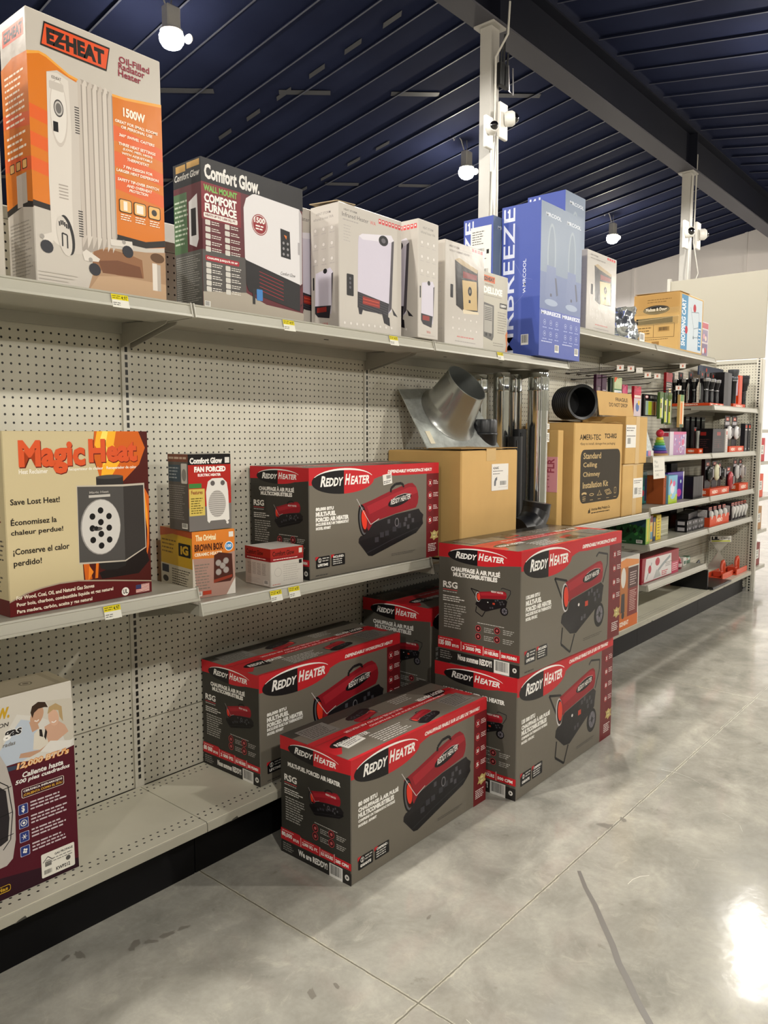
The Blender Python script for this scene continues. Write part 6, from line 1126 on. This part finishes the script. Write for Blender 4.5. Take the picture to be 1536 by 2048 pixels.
C = Carton(5.20, 2.06, ZB, .12, .10, .185, 0, base='#c9b06a', rough=.2); A = C.F; A.rect(0, .75, 1, 1, '#7a1c20'); A.circ(.5, .72, .016, '#d8685a'); A.rect(.15, .40, .9, .62, '#d8a01c'); A.rect(.1, .05, .6, .35, '#d8c02c'); A.rect(.65, .1, .95, .38, '#5a8aa0'); C.finish('toy_box', 'yellow and red toy box right of the green picture box', 'toy')
C = Carton(5.325, 2.06, ZB, .05, .10, .17, 0, base='#2c3a5a', rough=.3); C.F.rect(.2, .2, .8, .8, '#c9a04a'); C.finish('toy_box', 'slim navy toy box between two yellow ones', 'toy')
C = Carton(5.385, 2.06, ZB, .09, .10, .18, 0, base='#d8bc1c', rough=.25); C.F.fine(.2, .1, .8, .9, 7, '#8c6a1c', .4); C.finish('toy_box', 'slim bright yellow toy box, rightmost of the toy group', 'toy')
C = Carton(5.50, 2.12, ZB, .28, .10, .14, 0, base='#a9a890', rough=.15)
for k in range(4): C.F.rect(.02, .1 + k * .24, .98, .13 + k * .24, '#c9c8b4')
C.finish('clear_case', 'clear plastic case stack right of the yellow toy box', 'case')
C = Carton(6.14, 2.24, ZB, .15, .08, .16, 0, base='#121114', rough=.4); C.F.rect(.45, .3, .5, .7, '#6a1c20'); C.finish('black_box', 'black box in the shadow at the back of the lower shelf', 'box')
for k in range(6):
    C = Carton(5.98 + (k % 3) * .135, 2.05, ZB + (k // 3) * .046, .13, .09, .045, 0, base='#1b1a1e', rough=.25, c=.001)
    C.F.rect(.3, .35, .7, .75, '#77747a'); C.F.rect(.04, .3, .12, .7, '#b9b6bc'); C.L.rect(.2, .2, .8, .8, '#b9b6bc')
    C.finish('battery_box', '%s black flat box of the %s layer of the small stack' % (('left', 'middle', 'right')[k % 3], ('lower', 'upper')[k // 3]), 'box', 'small stack of black flat boxes')
C = Carton(6.02, 2.055, ZB + .0925, .35, .09, .05, 8, base='#17161a', rough=.25); C.finish('black_box', 'black box lying askew on the small stack', 'box')
tray(6.45, 2.03, ZB, .50, .20, .085, 'large orange tray full of boxed light bulbs', 1, hollow=True)
bulb0 = None
def bulb_box(x, y, z, lab, first, grp):
    if first is None:
        r = empty('bulb_box', lab, 'box', (x, y, z), 0, grp)
        C = Carton(0, 0, 0, .072, .10, .155, base='#2a2226', rough=.25, c=.001); C.L.rr(.12, .30, .88, .85, .003, '#c9c6c6'); C.L.fine(.2, .36, .8, .8, 6, '#9a9798', .4); C.F.rect(.0, .84, 1, 1, '#a8402c'); C.F.rect(.1, .88, .9, .94, '#2a2226'); C.build('carton', C.list, r)
        b = MB(); b.lathe([(.006, 0), (.011, .01), (.012, .03), (.021, .06), (.024, .08), (.018, .10), (.002, .107)], (.036, -.004, .02), seg=12); b.build('bulb', mat('#dcdad6', .3), r)
        return r
    o = first.copy(); COL.objects.link(o); o.location = (x, y, z); o['label'] = lab; o['group'] = grp
    for ch in first.children: c = ch.copy(); COL.objects.link(c); c.parent = o
    return first
for k in range(4): bulb0 = bulb_box(6.465 + k * .118, 2.046, ZB + .005, ('boxed bulb in the orange tray, leftmost', 'boxed bulb in the orange tray, second', 'boxed bulb in the orange tray, third', 'boxed bulb in the orange tray, rightmost')[k], bulb0, 'boxed bulbs in the orange tray')
for k in range(1): bulb_box(6.465, 2.152, ZB + .005, 'boxed bulb at the tray left side, second row', bulb0, 'boxed bulbs in the orange tray')
for k in range(5): bulb_box(7.06 + k * .090, 2.045, ZB + .001, ('boxed bulb standing on the shelf, leftmost of five', 'boxed bulb standing on the shelf, second of five', 'boxed bulb standing on the shelf, middle of five', 'boxed bulb standing on the shelf, fourth of five', 'boxed bulb standing on the shelf, last of five by the end post')[k], bulb0, 'boxed bulbs by the end post')

# ------------------------------------------------------------------ low short shelf: red tool box and bottles
ZC = .421
C = Carton(5.112, 2.045, ZC, .70, .11, .18, 0, base='#8c1f2c', T='#7a1c28', rough=.25); A = C.F
A.poly([(.06, .05), (.80, .05), (.78, .9), (.10, .95)], '#d3cdcc'); A.rect(.80, 0, 1, .5, '#b8405a'); A.line([(.35, .15), (.42, .35), (.55, .55), (.75, .8)], .022, '#8f9496'); A.line([(.12, .15), (.25, .75)], .012, '#8f9496'); A.ell(.40, .72, .06, .16, '#a8283a'); A.ell(.2, .5, .04, .16, '#a8283a'); A.poly([(.30, .08), (.38, .42), (.46, .30), (.50, .1)], '#a9aaa8'); A.fine(.52, .08, .70, .3, 3, '#b8283a', .5); A.fine(.82, .1, .98, .45, 4, '#e3b9c0', .4); A.fine(.62, .4, .8, .6, 3, '#77746f', .4)
C.L.rect(.2, .1, .8, .9, '#7a1822'); C.L.txt('TOOL', .35, .2, .65, .8, '#d3b9bc', .03, 0, rot=90); C.finish('tool_box_set', 'long red and white box showing a long-handled tool, on the low shelf')
def bottle(x, y, z, c, cap, lab, s=1.0):
    r = empty('bottle', lab, 'bottle', (x, y, z), 0, 'small bottles at the end of the low shelf')
    b = MB(); b.lathe([(.020 * s, 0), (.022 * s, .004), (.022 * s, .055), (.018 * s, .062)], seg=16); b.build('bottle_body', mat(c, .25), r); b = MB(); b.lathe([(.018 * s, .062), (.017 * s, .07), (.005 * s, .10), (.001, .103)], seg=16); b.build('cap', mat(cap, .3), r, 'pointed cap')
    b = MB(); b.lathe([(.0225 * s, .018), (.0225 * s, .045)], seg=16, caps=(False, False)); b.build('label', mat('#cdb9b9', .4), r)
bottle(5.93, 2.09, ZC, '#7a2434', '#a8242c', 'red bottle with red pointed cap on the low shelf', 1.25); bottle(6.01, 2.13, ZC, '#a83040', '#b8283a', 'second red bottle with pointed cap on the low shelf', 1.1)
C = Carton(6.075, 2.10, ZC, .07, .04, .065, 0, base='#cfccc4', rough=.3); C.F.rect(.2, .2, .8, .6, '#3a5a4a'); C.finish('small_box', 'small white box at the end of the low shelf', 'box')
C = Carton(6.16, 2.12, ZC, .13, .05, .055, 0, base='#2f5a40', rough=.3); C.F.rect(.1, .5, .9, .85, '#b8c9bc'); C.F.rect(.2, .6, .6, .75, '#b8402c'); C.finish('small_box', 'small green box at the end of the low shelf', 'box')

# ------------------------------------------------------------------ orange tools and black stand on the end base shelf
ora = mat('#d3502e', .35); zf = .201
r = empty('tool_stand', 'black L-shaped display stand lying on the end base shelf', 'stand', (6.36, 2.0, zf)); b = MB(); b.box(0, .0, .0, .02, .30, .16, c=.002); b.build('upright_plate', mat('#0e0e11', .35), r); b = MB(); b.box(.02, -.04, .0, .50, .16, .016, c=.002); b.box(.04, -.03, .0161, .48, .03, .018, 0); b.build('foot_plate', mat('#111114', .3), r)
for k, (x, y, L_) in enumerate(((6.885, 2.04, .29), (7.20, 2.015, .31))):
    r = empty('orange_tool', ('orange plastic tool with raised loop, right beside the black stand', 'orange plastic tool with raised loop, nearest the end post')[k], 'tool', (x, y, zf), 0, 'orange plastic tools')
    b = MB(); b.box(0, 0, 0, L_, .13, .012, c=.003); b.box(0, 0, .012, L_, .012, .05, c=.002); b.box(0, .118, .012, L_, .13, .05, c=.002); b.build('base', ora, r)
    b = MB(); b.tube([(L_ * .55, .06, .012), (L_ * .55, .06, .10), (L_ * .62, .06, .13), (L_ * .70, .06, .135), (L_ * .76, .06, .11), (L_ * .76, .06, .012)], .014, seg=8); b.build('loop_handle', ora, r)
    b = MB(); b.box(L_ * .2, .03, .013, L_ * .42, .10, .06, c=.004); b.build('guide_block', mat('#c9452a', .35), r)
for k, (x, y) in enumerate(((6.39, 2.24), (6.40, 2.17), (6.88, 2.25))):
    r = empty('clamshell_tool', ('clear clamshell tool on the black stand, rear', 'clear clamshell tool on the black stand, front', 'silver and white tool among the orange ones')[k], 'tool', (x, y, zf + (.017 if k < 2 else .065))); b = MB(); b.box(0, 0, 0, .16, .06, .03, c=.006); b.build('shell', mat('#b9bcbc', .1, var=.3, vscale=60), r); b = MB(); b.tube([(.01, .03, .035), (.08, .02, .07), (.15, .04, .04)], .010, seg=8); b.build('tool_body', mat('#8d9092', .2, .8), r)
r = empty('hoe_blade_display', 'hourglass-shaped metal blade display with lettered top at the end shelf', 'tool', (7.40, 2.235, zf)); r.rotation_euler = (0, 0, -.8); r.scale = (.66, 1, 1)
b = MB(); b.plate([(-.17, .02, .0), (.15, -.02, .0), (.012, 0, .17), (.16, -.02, .285), (.15, -.02, .315), (-.15, .02, .325), (-.165, .02, .30), (-.015, 0, .17)], (0, .004, 0)); b.build('blade', mat('#b9b6ae', .25, .6), r)
S = Carton(-.15, -.026, .262, .30, .003, .058, base='#dcdad2', c=.0005); S.F.txt('LIL', .05, .35, .42, .9, '#1b1a19', .08); S.F.txt('Camp', .5, .35, .95, .85, '#55524e', .02); S.F.rect(.05, .08, .95, .28, '#b8c23a'); S.build('label', S.list, r, 'white and yellow lettered label')
C = Carton(6.33, 2.32 - .0, .201, .20, .03, .05, 0, base='#b8402c'); C.finish('orange_package', 'small orange package at the back of the base shelf', 'package')

# far side goods glimpsed over the top rail
C = Carton(1.62, 2.52, 2.07, .30, .2, .16, 0, base='#cfcbc4', rough=.3); C.F.rect(0, .0, 1, .25, '#8c2430'); C.finish('boxed_product', 'white and red box on the far side, glimpsed over the top rail')
